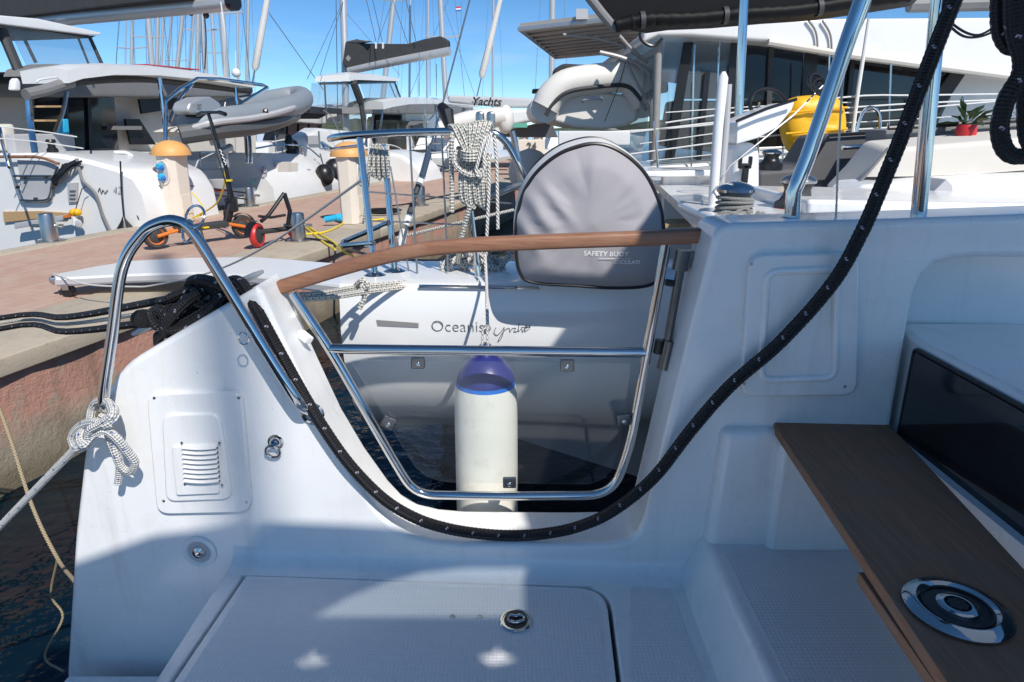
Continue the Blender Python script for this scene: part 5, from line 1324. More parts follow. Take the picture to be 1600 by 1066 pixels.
MB().tube([P(1332, 210, RY - .3), P(1341, 140, RY - .3), P(1358, 30, RY - .3)], .022, 8).build('shroud', WIREW, rc)
# arch and davits
def RT(pts, y, r=.03, n=8, name='davit_tube', mm=DAVIT): return MB().tube(cat([P(a, b, y) for a, b in pts], 5), r, n).build(name, mm, rc)
RT([(1029, 66), (1026, 160), (1022, 262)], 8.6, .045, 12)
RT([(937, 82), (970, 90), (1000, 103), (1016, 122), (1018, 180), (1017, 250)], 9.0, .028)
RT([(880, 54), (930, 60), (975, 74), (1010, 98)], 9.6, .016)
RT([(980, 100), (998, 135), (1016, 165)], 9.0, .018)
RT([(968, 56), (988, 78), (1012, 99)], 9.0, .02)
RT([(978, 95), (968, 130), (945, 190)], 9.4, .006, 6, 'davit_line', DARKG)
RT([(1035, 60), (1020, 72), (1002, 62), (1001, 46), (1010, 36)], 8.3, .018, 8, 'cable', BLACKP)
# solar roof seen from below
sz = 1.32
sol = [PZ(812, 43, sz), PZ(868, 88, sz), PZ(1030, 73, sz), PZ(1000, 21, sz)]
MB().extr(sol, V(0, 0, .05)).build('solar_roof', SOLAR, rc)
for k in range(9):
    t = (k + .5) / 9; MB().tube([sol[0] + (sol[1] - sol[0]) * t - V(0, 0, .02), sol[3] + (sol[2] - sol[3]) * t - V(0, 0, .02)], .022, 6).build('roof_batten', ALU, rc)
MB().tube([p - V(0, 0, .02) for p in sol], .035, 8, closed=True).build('roof_frame', ALU, rc)
MB().hexa([PZ(900, 30, sz), PZ(918, 30, sz), PZ(918, 36, sz), PZ(900, 36, sz)], [p + V(0, 0, .12) for p in (PZ(900, 30, sz), PZ(918, 30, sz), PZ(918, 36, sz), PZ(900, 36, sz))]).build('junction_box', LIGHTG, rc)
# dinghy seen end-on under the arch
def end_dinghy(name, px, y, L, label, m1, m2, m3):
    r_ = root(name, label, 'dinghy', P(925, 205, y))
    def tubepath(k): return k
    secs = []
    prof = [(858, 190), (848, 172), (850, 156), (872, 130), (920, 120), (975, 118), (990, 124), (1004, 150), (1010, 168), (1008, 176)]
    top = cat([P(x, yy, y) for x, yy in [(852, 168), (862, 150), (884, 132), (925, 124), (972, 121), (992, 134), (1008, 160)]], 5)
    MB().tube(top, .19, 14).build('bow_tube', m1, r_)
    MB().tube([p + V(0, -.165, -.11) for p in top], .028, 8).build('rub_strake', m2, r_)
    for s in (0, -1):
        q = top[s]; MB().tube(cat([q, q + V(.02, 1.0, .0), q + V(.0, 2.2, 0), q + V(0, 2.9, .0)], 4), .2, 12).build('side_tube', m1, r_)
    hp = [(856, 178), (866, 192), (900, 200), (940, 203), (980, 197), (1000, 186), (1008, 172), (985, 150), (930, 140), (880, 146)]
    a = [P(x, yy, y + .05) for x, yy in hp]
    MB().hexa(a, [p + V(0, 2.6, 0) for p in a]).build('hull', m3, r_, bevel=.06, seg=3)
    c = P(925, 158, y - .16)
    MB().tube(cat([c + V(-.13, 0, -.01), c + V(-.1, -.03, .02), c + V(.1, -.03, .03), c + V(.13, 0, .01)], 4), .022, 8).build('handle', LIGHTG, r_)
    return r_
end_dinghy('dinghy', 0, 9.6, 3, 'pale grey inflatable dinghy hung end-on under the solar roof', DINGHYL, DARKG, DINGHYL)
# yellow lifebuoy bag
ybag = root('yellow_lifebuoy', 'yellow horseshoe lifebuoy bag hung on the catamaran rail', 'lifebuoy', P(1275, 245, 7.9))
ol = cat([P(x, y, 7.9) for x, y in [(1236, 158), (1262, 150), (1300, 150), (1316, 160), (1324, 190), (1318, 215), (1300, 232), (1268, 244), (1242, 240), (1230, 220), (1226, 190)]], 3, True)
cen = P(1276, 196, 7.9)
rows = [[cen + (p - cen) * s + V(0, d + .02 * mnoise.noise(p * 9), 0) for p in ol] for s, d in ((1.0, .16), (1.02, .08), (.98, 0), (.85, -.07), (.5, -.09), (.1, -.06))]
mb = MB().loft(rows, closed=True, caps=False); mb.poly(rows[-1]); mb.poly(rows[0]); mb.build('bag', YELLOW, ybag, angle=70)
for y_ in (172, 205): MB().tube([P(1228, y_ + 4, 7.79), P(1275, y_, 7.77), P(1324, y_ - 4, 7.79)], .012, 6).build('strap', YELLOW, ybag)

# more rails, lines and frames in front of the catamaran's windows
for x0, y0, x1, y1, yy, rr in ((1085, 70, 1080, 262, RY - .05, .012), (1124, 66, 1116, 262, RY - .05, .010), (1296, 86, 1290, 248, RY - .2, .012), (1392, 100, 1386, 240, RY - .2, .014), (1420, 150, 1418, 238, RY - .25, .014), (1560, 146, 1556, 236, RY - .25, .014), (1186, 160, 1184, 255, RY - .25, .014)):
    MB().tube([P(x0, y0, yy), P(x1, y1, yy)], rr, 8).build('rail_upright', CHROME, rc)
for l in (((1000, 225), (1190, 200), (1400, 188), (1650, 172)), ((1040, 176), (1190, 166), (1330, 160)), ((1010, 252), (1200, 234), (1420, 222), (1650, 212))):
    MB().tube(cat([P(x, y, RY - .22) for x, y in l], 4), .006, 6).build('lifeline', WIREW, rc)
for a, b in (((1262, 30), (1278, 84)), ((1285, 32), (1300, 90))): MB().tube(cat([P(a[0], a[1], RY - .03), P((a[0] + b[0]) / 2 + 5, (a[1] + b[1]) / 2 - 6, RY - .03), P(b[0], b[1], RY - .03)], 5), .012, 6).build('roof_cable', MIDG, rc)
slabp([(1060, 232), (1062, 200), (1100, 196), (1132, 200), (1130, 240)], RY + .9, .5, 'cockpit_bag', DARKG, rc, .08)
slabp([(1108, 190), (1110, 160), (1128, 158), (1130, 188)], RY + 1.6, .3, 'cockpit_locker', WHITE2, rc, .03)
MB().tube([P(1420, 8, RY + 2), P(1600, 4, RY + 2)], .1, 8).build('boom', MIDG, rc)
# ------------------------------------------------------------------ catamarans beyond the pier
def cslab(px, w, dw, name, m_, par, bevel=.03, seg=2):
    a = [PC(x, y, w) for x, y in px]
    return MB().hexa(a, [p + PN * dw for p in a]).build(name, m_, par, bevel=bevel, seg=seg)
def sslab(px, s_, ds, name, m_, par, bevel=.01):
    a = [PS(x, y, s_) for x, y in px]; return MB().hexa(a, [p + PD * ds for p in a]).build(name, m_, par, bevel=bevel)
def stube(px, s_, r, name, m_, par, n=8, smooth=True):
    pts = [PS(x, y, s_) for x, y in px]; return MB().tube(cat(pts, 5) if smooth else pts, r, n).build(name, m_, par)
def ctube(px, w, r, name, m_, par, n=8, smooth=True):
    pts = [PC(q[0], q[1], w if len(q) < 3 else q[2]) for q in px]
    return MB().tube(cat(pts, 5) if smooth else pts, r, n).build(name, m_, par)
def chull(px_top, w0, w1, name, par, rake=.5):     # stern of one hull: outline on the transom plane carried forward
    top = [PC(x, y, w0 + rake) for x, y in px_top]
    bot = [PC(x, y, w0 + rake) for x, y in px_top]
    secs = []
    for d, s in ((-rake, 'lo'), (0, 'hi'), (w1 * .5, 'hi'), (w1, 'hi')):
        row = []
        for p in top:
            q = p + PN * d
            if s == 'lo': q = V(q.x, q.y, PIER_Z - .1 + (q.z - PIER_Z + .1) * .35)
            row.append(q)
        secs.append(row + [V(p.x, p.y, -.3) for p in reversed(row)])
    return MB().loft(secs, closed=True, caps=True).build(name, HULLW if False else WHITE2, par, angle=50)
c1 = root('moored_catamaran', 'white catamaran with number 42 and flybridge moored at the far left', 'catamaran', pier(9.5, 4, 0))
# near hull, bridge, far hull
SN = 8.9
top_ = [PS(x, y, SN) for x, y in [(-160, 244), (0, 240), (70, 239), (96, 242), (140, 251), (180, 262), (206, 275), (220, 298), (232, 345)]]
secs = []
for d_, in_ in ((0, -.05), (.05, 0), (1.3, 0), (1.4, -.08)):
    row = [p + PD * d_ + V(0, 0, in_) for p in top_]
    secs.append(row + [V(row[-1].x, row[-1].y, -.3), V(row[0].x, row[0].y, -.3)])
MB().loft(secs).build('hull', WHITE2, c1, angle=40)
chull([(392, 252), (412, 239), (470, 241), (498, 254), (512, 272), (521, 300)], .4, 9, 'hull', c1, .4)
cslab([(248, 300), (248, 262), (300, 268), (400, 262), (400, 305), (248, 330)], 1.3, 5, 'bridge_deck', WHITE2, c1)
cslab([(250, 330), (250, 278), (330, 276), (336, 296), (400, 292), (402, 300), (398, 318)], .75, .3, 'stern_beam', WHITE2, c1)
for s_, px in (('ob', 295), ('Ke', 307), ('W', 390)):
    a = PC(px, 291, .72); text(s_, 'name_lettering', GREENT, c1, a, PD, (0, 0, 1), .17, bold=.004, shear=.25)
SF = SN - .012
text('42', 'number', TEXTG, c1, PS(176, 303, SF), -PN, (0, 0, 1), .135, shear=.3, bold=-.003)
stube([(153, 300), (156, 294), (158, 302), (161, 297), (164, 302), (168, 297)], SF, .005, 'script_lettering', TEXTG, c1, 5)
# glazed gate and step in the near side
sslab([(26, 250), (88, 252), (80, 317), (36, 317)], SF - .01, .03, 'gate_panel', LIGHTG, c1, .01)
stube([(10, 246), (20, 275), (30, 308), (38, 313), (70, 313), (78, 305), (82, 285), (90, 260)], SF - .04, .016, 'gate_tube', STEEL, c1)
stube([(22, 275), (80, 275)], SF - .04, .014, 'gate_tube', STEEL, c1)
for x, y in ((36, 278), (69, 277), (26, 293), (54, 311), (80, 294)): sslab([(x - 2, y - 2), (x + 2, y - 2), (x + 2, y + 2), (x - 2, y + 2)], SF - .06, .03, 'gate_clip', DARKG, c1, 0)
stube([(-10, 245), (30, 245), (62, 246), (92, 256)], SF - .06, .018, 'gate_handrail', TEAK, c1)
sslab([(6, 348), (4, 331), (60, 330), (108, 333), (104, 342), (60, 342)], SF - .02, .06, 'side_step', TEAKDECK, c1, .005)
sslab([(22, 358), (22, 349), (106, 335), (108, 343)], SF - .14, .05, 'boarding_ladder', LIGHTG, c1, .01)
sslab([(98, 341), (98, 337), (107, 335), (107, 340)], SF - .16, .05, 'ladder_end', ORANGE, c1, 0)
sslab([(104, 286), (120, 285), (119, 316), (106, 317)], SF - .02, .04, 'shower_box', LIGHTG, c1, .01)
stube([(188, 252), (190, 300), (194, 345)], SF - .06, .010, 'stern_pole', BLACKP, c1)
MB().lathe([(.10, 0), (.04, .09), (.01, .15)], PS(196, 357, SF - .08), n=14).build('pole_boot', BLACKP, c1)
for y in (298, 304, 310): sslab([(108, y + 1), (108, y - 1), (117, y - 1), (117, y + 1)], SF - .035, .02, 'shower_slot', MIDG, c1, 0)
# deck clutter
cslab([(25, 240), (20, 210), (62, 209), (116, 210), (120, 240)], 2.0, .15, 'cockpit_seat', LIGHTG, c1, .02)
cslab([(4, 236), (4, 196), (24, 193), (28, 236)], 2.6, .5, 'helm_seat', BEIGE, c1, .05)
c = PC(83, 240, 1.3); MB().lathe([(.07, 0), (.07, .05), (.045, .08), (.045, .13), (.065, .15), (.05, .18)], c, n=16).build('deck_winch', BLACKP, c1)
MB().ball(PC(165, 246, 1.3), .24, 14, (1.2, .8, .55)).build('deck_bag', BLACKP, c1)
ctube([(178, 238, .8), (200, 240, .7), (218, 256, .6), (228, 278, .55)], .7, .022, 'pushpit_tube', WIREW, c1)
for x in (142, 187): ctube([(x, 236, .9), (x, 262, .8)], .9, .014, 'pushpit_post', CHROME, c1)
ctube([(0, 200, 1.6), (8, 245, 1.4)], 1.5, .018, 'pushpit_post', CHROME, c1); ctube([(2, 220, 1.5), (14, 262, .9)], 1, .016, 'pushpit_post', CHROME, c1)
# cockpit: posts, bulkhead, door
ctube([(44, 150, 1.5), (48, 195, 1.5), (55, 240, 1.4)], 1.5, .04, 'roof_post', CHROME, c1)
ctube([(249, 122, 1.2), (256, 180, 1.2), (262, 240, 1.2)], 1.2, .035, 'roof_post', CHROME, c1)
ctube([(259, 225, 1.0), (259, 158, 1.0), (280, 140, 1.0), (308, 123, 1.0), (345, 124, 1.0), (410, 133, .6), (418, 137, .5), (380, 160, .5), (370, 168, .5)], 1, .03, 'davit_tube', CHROME, c1, smooth=False)
ctube([(265, 190, .8), (280, 155, .9), (300, 132, 1.0)], 1, .025, 'davit_tube', CHROME, c1)
ctube([(368, 135, .8), (371, 170, .8)], .8, .03, 'davit_tube', CHROME, c1)
cslab([(-120, 240), (-120, 150), (180, 148), (250, 145), (400, 150), (400, 262), (56, 262)], 4.2, .1, 'bulkhead', BEIGE, c1, .01)
cslab([(58, 238), (58, 150), (100, 148), (178, 151), (186, 236)], 4.1, .06, 'sliding_door', SMOKE, c1, 0)
for x in (104, 140): cslab([(x, 236), (x - 3, 152), (x + 2, 152), (x + 6, 236)], 4.05, .04, 'door_frame', BLACKP, c1, 0)
cslab([(205, 226), (196, 186), (218, 186), (244, 226)], 4.0, .05, 'bulkhead_window', BLACKP, c1, 0)
cslab([(222, 178), (218, 155), (300, 152), (300, 166)], 3.9, .05, 'bulkhead_window', BLACKP, c1, 0)
cslab([(180, 203), (180, 197), (222, 197), (222, 203)], 3.9, .3, 'counter', MIDG, c1, 0)
cslab([(97, 215), (100, 186), (107, 186), (109, 213)], 2.4, .1, 'blue_towel', CYAN, c1, .01)
ctube([(104, 145, 3.0), (98, 175, 2.6), (86, 208, 2.2)], 2.6, .035, 'flybridge_stair', STEEL, c1)
for y in (168, 190): cslab([(70, y), (70, y - 3), (96, y - 3), (96, y)], 2.5, .25, 'stair_tread', TEAKDECK, c1, 0)
cslab([(160, 262), (200, 264), (262, 266), (262, 236), (160, 236)], 3.6, .4, 'cockpit_bench', VINYLC, c1, .05)
cslab([(268, 262), (268, 240), (345, 236), (345, 262)], 3.0, .4, 'cockpit_bench', BLACKP, c1, .05)
ctube([(314, 262, 1.2), (313, 243, 1.2), (318, 238, 1.2), (345, 238, 1.2)], 1.2, .014, 'stern_rail', CHROME, c1)
# hardtop
def roof(px_top, px_bot, w, dw, name, m_, par):
    rows = []
    n = len(px_top)
    a = [PC(x, y, w) for x, y in px_top]; b = [PC(x, y, w) for x, y in px_bot]
    secs = []
    for (p, q) in zip(a, b):
        secs.append([q, p, p + PN * (dw * .3) + V(0, 0, .04), p + PN * (dw * .7) + V(0, 0, .02), p + PN * dw, q + PN * dw])
    return MB().loft(secs).build(name, m_, par, bevel=0, angle=40)
roof([(104, 110), (125, 105), (180, 103), (250, 106), (310, 113), (355, 121), (398, 131)], [(108, 130), (130, 123), (180, 117), (250, 118), (310, 124), (355, 130), (398, 137)], 1.1, .75, 'hardtop', WHITE2, c1)
cslab([(-150, 152), (-150, 116), (80, 112), (200, 108), (330, 116), (390, 140), (390, 152)], 3.6, 3.0, 'coachroof', MIDG, c1, .06)
ctube([(40, 148), (70, 141), (100, 131), (112, 129)], 1.25, .07, 'rolled_canvas', MIDG, c1, 10)
ctube([(118, 126), (170, 122), (235, 122), (300, 130), (390, 141)], 1.6, .075, 'rolled_canvas', DARKG, c1, 10)
ctube([(58, 129, 1.05), (62, 125, 1.05), (88, 121, 1.05), (92, 123, 1.05)], 1.05, .012, 'roof_handle', WIREW, c1)
cslab([(22, 141), (24, 126), (28, 121), (33, 128), (33, 142)], 1.0, .1, 'outboard_cover', WHITE2, c1, .02)
# flybridge
cslab([(-60, 30), (-60, 22), (0, 24), (60, 29), (110, 40), (158, 51), (158, 55), (140, 55)], 2.6, 3.6, 'flybridge_roof', WHITE2, c1, .02)
cslab([(-60, 44), (-60, 31), (0, 33), (60, 40), (140, 56), (150, 56), (142, 60), (60, 47), (0, 40)], 2.7, 3.4, 'roof_lining', BLACKP, c1, 0)
for a, b, r in (((2, 46, 2.8), (34, 122, 2.6), .07), ((140, 58, 2.8), (161, 104, 2.7), .03), ((121, 56, 3.4), (140, 104, 3.4), .02), ((30, 44, 5.0), (56, 98, 5.0), .03)):
    ctube([a, b], 2.7, r, 'roof_strut', DARKG, c1, smooth=False)
cslab([(14, 46), (138, 58), (158, 104), (44, 108)], 2.75, .006, 'clear_screen', VINYL, c1, 0)
cslab([(38, 120), (44, 108), (80, 100), (150, 104), (160, 108)], 2.4, .4, 'flybridge_coaming', MIDG, c1, .03)
cslab([(-60, 130), (-60, 118), (30, 116), (36, 132)], 3.2, .4, 'flybridge_coaming', BLACKP, c1, .03)
cslab([(228, 101.5), (228, 100), (312, 108.3), (312, 109.8)], 2.0, .3, 'roof_hatch', REDP, c1, 0)
# boom and sail cover
bA, bB = PC(30, 36, 7.0), PC(360, 4, 1.2)
MB().tube([bA, bB], .14, 14).build('boom', MASTG, c1)
MB().tube([bB, bB + (bB - bA).normalized() * .12], .145, 14).build('boom_end', BLACKP, c1)
q = [PC(-80, 42, 9.0), PC(100, 22, 5.5), PC(300, -1, 1.9), PC(296, -20, 1.9), PC(100, -60, 5.5), PC(-80, -80, 9.0)]
MB().hexa([p - PD * .16 for p in q], [p + PD * .16 for p in q]).build('sail_cover', CANVASG, c1, bevel=.05)
MB().tube([pier(9.9, 8.5, 1.0), pier(9.9, 8.8, 19)], .13, 12).build('mast', MASTG, c1)
# outboard on its bracket
ob = root('outboard_motor', 'silver outboard motor clamped to the stern rail above the scooter', 'motor', PC(340, 262, .35))
MB().loft([[PC(x, y, .35) + PN * d for d in (-.0, .25)] for x, y in ()] or [[PC(296, 178, .3), PC(296, 178, .6)]] * 2, closed=False, caps=False) if False else None
a = [PC(x, y, .3) for x, y in [(294, 170), (298, 160), (315, 152), (330, 151), (344, 160), (348, 168), (340, 176), (312, 180), (298, 178)]]
MB().hexa(a, [p + PN * .3 for p in a]).build('cowl', ALU, ob, bevel=.05, seg=3)
ctube([(308, 166, .27), (310, 163, .27), (311, 167, .27), (313, 163, .27), (315, 166, .27)], .27, .006, 'cowl_marks', TEXTG, ob, 5)
cslab([(305, 182), (308, 178), (336, 174), (340, 182), (330, 190)], .35, .2, 'clamp', BLACKP, ob, .02)
ctube([(334, 178, .45), (343, 215, .42), (350, 262, .4)], .4, .085, 'leg', ALU, ob, 10)
cslab([(330, 190), (344, 190), (352, 226), (340, 228)], .36, .14, 'bracket', ALU, ob, .02)
ctube([(342, 238, .36), (360, 230, .36)], .36, .06, 'gearcase', ALU, ob, 10)
# dinghy hung side-on
dn = root('dinghy', 'grey inflatable dinghy slung side-on behind the left catamaran', 'dinghy', PC(400, 210, .6))
MB().tube(cat([PC(290, 202, .7), PC(310, 195, .5), PC(345, 188, .35), PC(400, 180, .3), (PC(450, 168, .35)), PC(472, 158, .7), PC(470, 150, 1.2), PC(440, 153, 1.6), PC(380, 166, 1.7), PC(280, 190, 1.7)], 5), [.20] * 46, 14).build('tube', DINGHY, dn)
MB().tube(cat([PC(290, 205, .5), PC(310, 198, .3), PC(340, 191, .1), PC(400, 184, .05), PC(452, 171, .1), PC(476, 159, .6)], 5), .05, 8).build('rub_strake', LIGHTG, dn)
MB().tube(cat([PC(282, 211, .55), PC(340, 203, .2), PC(400, 197, .2), PC(448, 184, .3), PC(470, 172, .7)], 5), [.14] * 18 + [.1, .06, .02], 10).build('dark_chine', DINGHYD, dn)
a = [PC(x, y, .5) for x, y in [(320, 206), (340, 199), (430, 190), (452, 184), (430, 204), (385, 212), (330, 213)]]
MB().hexa(a, [p + PN * 1.0 for p in a]).build('hull', BEIGE, dn, bevel=.04)
a = PC(415, 174, .05); MB().ball(a, .05, 8).build('valve', BLACKP, dn)
for x in (400, 446): MB().ball(PC(x, 160 if x > 420 else 165, .32), .04, 8).build('fitting', BLACKP, dn)
# ropes on the left catamaran
mb = MB()
for k in range(9): mb.tube(cat([PS(128 - k * 4 + 3 * math.sin(k), 252 + k * .6, SN - .05), PS(112 - k * 3, 258 + 3 * k, SN - .1), PS(92 - k * 1.4 + 2 * math.sin(k * 2), 275 + 2 * (k % 5), SN - .1), PS(84 + k * .6, 282 + (k * 7 % 9), SN - .06), PS(98, 262, SN - .06), PS(120, 250 + k, SN)], 4), .014, 7)
thing(mb, 'black_rope_coil', BLACKP, 'black rope bundle hung at the stern of the left catamaran', 'rope')
def dock_line(pts, lb, r=.013, mm=BLACKP, nm='dock_line'): thing(MB().tube(cat(pts, 6), r, 7), nm, mm, lb, 'rope')
dock_line([PS(125, 256, SN), PC(180, 272, .3), PC(240, 284, -.1), PC(300, 291, -.2), PZ(388, 302, -1.0)], 'upper black line from the left catamaran to the far kerb bollard')
dock_line([PS(125, 260, SN), PC(180, 278, .3), PC(240, 289, -.1), PC(300, 300, -.2), PZ(390, 312, -1.1)], 'lower black line from the left catamaran to the far kerb bollard')
dock_line([PS(120, 248, SN - .02), PS(128, 280, SN - .06), PS(138, 291, SN - .06), PS(150, 305, SN - .06), PS(160, 335, SN - .05), PS(172, 362, SN - .05)], 'grey hose hanging down the white stern near the number 42', .02, MIDG, 'water_hose')
mb = MB().tube(cat([PC(230, 278, .5), PC(224, 300, .2), PC(214, 320, .0), PC(216, 340, -.1), PC(226, 352, -.1)], 5), .012, 6)
thing(mb, 'shore_cable', BLACKP, 'thin black cable looping beside the cream pedestal', 'cable')
yb = root('throw_float', 'small yellow float hanging from the left catamaran stern', 'float', PS(118, 340, SN - .1))
for dx in (-3, 3): MB().ball(PS(118 + dx, 332, SN - .1), .05, 10).build('ball', YELLOW, yb)
MB().tube([PS(118, 328, SN - .1), PS(128, 295, SN - .1), PS(134, 291, SN - .1)], .006, 5).build('lanyard', BLACKP, yb)
MB().tube([PS(116, 338, SN - .1), PS(118, 352, SN - .1)], .035, 8).build('light', WHITE2, yb)
MB().ball(PS(123, 350, SN - .1), .05, 8, (1, .6, 1.2)).build('weight', LIGHTG, yb)

# ---- middle catamaran
c2 = root('moored_catamaran', 'white catamaran with dark sail cover on its boom beyond the middle pedestal', 'catamaran', pier(18, 4, 0))
sslab([(380, 275), (470, 248), (540, 238), (600, 236), (628, 242), (655, 262), (668, 292), (670, 400), (380, 400)], 17.0, 1.4, 'hull', WHITE2, c2, .12)
chull([(735, 262), (745, 238), (790, 234), (830, 250), (840, 275)], .4, 9, 'hull', c2, .5)
cslab([(650, 285), (650, 250), (740, 246), (740, 276)], .8, 2, 'bridge_deck', WHITE2, c2)
cslab([(575, 236), (585, 178), (645, 172), (760, 170), (760, 250), (575, 250)], 4.0, .1, 'bulkhead', WHITE2, c2, .01)
cslab([(585, 250), (588, 180), (634, 174), (636, 250)], 3.9, .05, 'sliding_door', SMOKE, c2, 0)
cslab([(656, 235), (645, 196), (660, 192), (672, 232)], 3.8, .05, 'bulkhead_window', BLACKP, c2, 0)
cslab([(640, 196), (640, 190), (668, 188), (668, 195)], 3.8, .2, 'counter', MIDG, c2, 0)
cslab([(628, 260), (628, 236), (700, 232), (700, 258)], 2.6, .4, 'cockpit_bench', BLACKP, c2, .05)
roof([(598, 160), (615, 156), (640, 154), (690, 155), (735, 159), (748, 164)], [(600, 171), (615, 167), (640, 163), (690, 162), (735, 165), (748, 168)], 1.2, .6, 'hardtop', WHITE2, c2)
cslab([(560, 178), (566, 166), (600, 160), (700, 160), (740, 168), (740, 178)], 3.6, 1.2, 'coachroof', MIDG, c2, .06)
for pts in ([(571, 178), (573, 236)], [(664, 168), (667, 240)], [(668, 190), (690, 168), (705, 165)], [(683, 168), (680, 238)], [(700, 190), (735, 170)]): ctube(pts, 1.3, .03, 'roof_post', CHROME, c2)
for pts in ([(598, 172, 2.5), (594, 200, 2.0), (586, 232, 1.8)],): ctube(pts, 2, .03, 'flybridge_stair', STEEL, c2)
roof([(545, 119), (560, 115), (590, 117), (625, 123)], [(545, 127), (560, 125), (590, 126), (624, 127)], 1.6, .95, 'flybridge_roof', WHITE2, c2)
cslab([(545, 128), (620, 126), (618, 130), (546, 132)], 1.7, .85, 'roof_lining', BLACKP, c2, 0)
for a, b, r in (((552, 128, 1.6), (564, 160, 1.6), .10), ((564, 160, 1.6), (570, 205, 1.6), .07), ((616, 127, 1.8), (626, 154, 1.8), .03), ((507, 128, 1.6), (511, 200, 1.5), .02), ((608, 128, 3), (618, 152, 3), .02)): ctube([a, b], 1.6, r, 'roof_strut', DARKG, c2, smooth=False)
cslab([(487, 130), (552, 129), (566, 168), (484, 168)], 1.65, .006, 'clear_screen', VINYL, c2, 0)
cslab([(562, 130), (614, 128), (626, 154), (572, 158)], 1.65, .006, 'clear_screen', VINYL, c2, 0)
cslab([(484, 176), (486, 166), (506, 168), (535, 170), (535, 178)], 1.6, .3, 'flybridge_coaming', BLACKP, c2, .02)
cslab([(562, 168), (566, 160), (590, 153), (625, 154), (628, 158)], 1.8, .4, 'flybridge_coaming', MIDG, c2, .02)
cslab([(535, 235), (542, 185), (565, 176), (566, 235)], 1.8, .05, 'helm_screen', VINYL, c2, 0)
cslab([(470, 262), (478, 215), (500, 200), (560, 206), (566, 240), (560, 275)], 1.4, .5, 'side_moulding', WHITE2, c2, .1)
cslab([(482, 214), (484, 212), (500, 212), (500, 226), (484, 226)], 1.35, .05, 'vent_box', LIGHTG, c2, .01)
ctube([(498, 205), (500, 232), (516, 236), (560, 228)], 1.0, .02, 'stern_rail', STEEL, c2, smooth=False)
mA, mB_ = PC(545, 110, 4.0), PC(703, 80, .4)
MB().tube([mA, mB_], .13, 12).build('boom', MASTG, c2)
q = [PC(x, y, w) for x, y, w in [(538, 103, 4.1), (548, 110, 4.0), (702, 80, .5), (702, 64, .5), (690, 57, .8), (665, 62, 1.4), (640, 69, 1.9), (600, 70, 2.8), (560, 68, 3.6), (542, 66, 4.0)]]
MB().hexa([p - PD * .15 for p in q], [p + PD * .15 for p in q]).build('sail_cover', CANVASG, c2, bevel=.06, seg=3)
q = [PC(x, y, w) for x, y, w in [(543, 66, 4.0), (553, 79, 3.9), (570, 67, 3.4), (582, 65, 3.0), (560, 63, 3.6)]]
MB().hexa([p - PD * .2 for p in q], [p + PD * .1 for p in q]).build('furled_sail', SAILW, c2, bevel=.03)
q = [PC(x, y, 3.7) - PD * .22 for x, y in [(545, 92), (549, 87), (553, 92), (549, 97)]]
MB().extr(q, PD * .02).build('emblem', LIGHTG, c2)
MB().tube([PC(535, -40, 4.3), PC(538, 60, 4.3), PC(541, 205, 4.3)], .12, 12).build('mast', MASTG, c2)
for a, b in (((525, -10, 3.5), (528, 200, 1.5)), ((570, -10, 3.5), (588, 68, 2.6)), ((580, -10, 3), (598, 69, 2.4)), ((610, -10, 3), (637, 68, 1.9)), ((632, -10, 3), (650, 66, 1.5)), ((655, 82, 1.0), (655, 150, 1.0)), ((672, 82, 1.0), (672, 150, 1.0)), ((682, 100, 1), (682, 150, 1))):
    ctube([a, b], 2, .012, 'rigging', WIRE, c2, 5, smooth=False)
for x in (588, 599, 638, 650): cslab([(x - 1, 76), (x - 1, 66), (x + 1, 66), (x + 1, 76)], 2.2, .02, 'cover_strap', WIREW, c2, 0)
# black ball fenders and the white hull between the two
thing(MB().ball(PC(507, 274, .4), .20, 16, (1, 1, 1.15)), 'ball_fender', BLACKP, 'glossy black ball fender left of two by the far kerb', 'fender', 'black ball fenders')
thing(MB().ball(PC(523, 266, .8), .24, 16, (1, 1, 1.1)), 'ball_fender', BLACKP, 'glossy black ball fender right of two by the far kerb', 'fender', 'black ball fenders')
c3 = root('motor_yacht', 'white motor yacht with brown windows half hidden behind the grey dinghy', 'yacht', pier(16, 9, 0))
cslab([(415, 270), (420, 222), (480, 218), (560, 212), (560, 270)], 5, 1.2, 'hull', WHITE2, c3, .1)
cslab([(432, 220), (440, 192), (470, 187), (505, 186), (500, 219)], 5.4, .5, 'cabin_window', SMOKE, c3, .02)
for x in (451, 468, 484): cslab([(x, 216), (x, 194), (x + 13, 193), (x + 13, 216)], 5.35, .03, 'window_pane', mat('brown_curtain', (.25, .14, .12), .5) if 'brown_curtain' not in MATS else MATS['brown_curtain'], c3, 0)
cslab([(446, 190), (450, 180), (500, 172), (540, 176), (545, 190), (500, 194)], 5, .8, 'cabin_roof', WHITE2, c3, .05)
cslab([(475, 184), (480, 168), (560, 160), (565, 180)], 6, .6, 'upper_deck', WHITE2, c3, .05)
mb = MB().ball(PC(452, 225, 1.0), .16, 10, (.6, .6, 1.3)).ball(PC(460, 232, 1.0), .15, 10, (.7, .7, 1.2)).ball(PC(456, 240, 1.0), .14, 10)
thing(mb, 'black_bundle', BLACKP, 'black bundle hung on the rail of the left catamaran\'s far stern', 'cover')
for k, (x, y) in enumerate(((417, 258), (411, 262), (411, 270))): pass
for x, y, w_, h_ in ((413, 262, 5, 5), (413, 268, 5, 5), (413, 275, 5, 6), (434, 262, 20, 18), (452, 262, 14, 16), (474, 273, 5, 6), (480, 268, 6, 8)):
    cslab([(x, y + h_ / 2), (x, y - h_ / 2), (x + w_, y - h_ / 2), (x + w_, y + h_ / 2)], .55, .06, 'stern_fitting', LIGHTG if w_ < 10 else BEIGE, c1, .01)

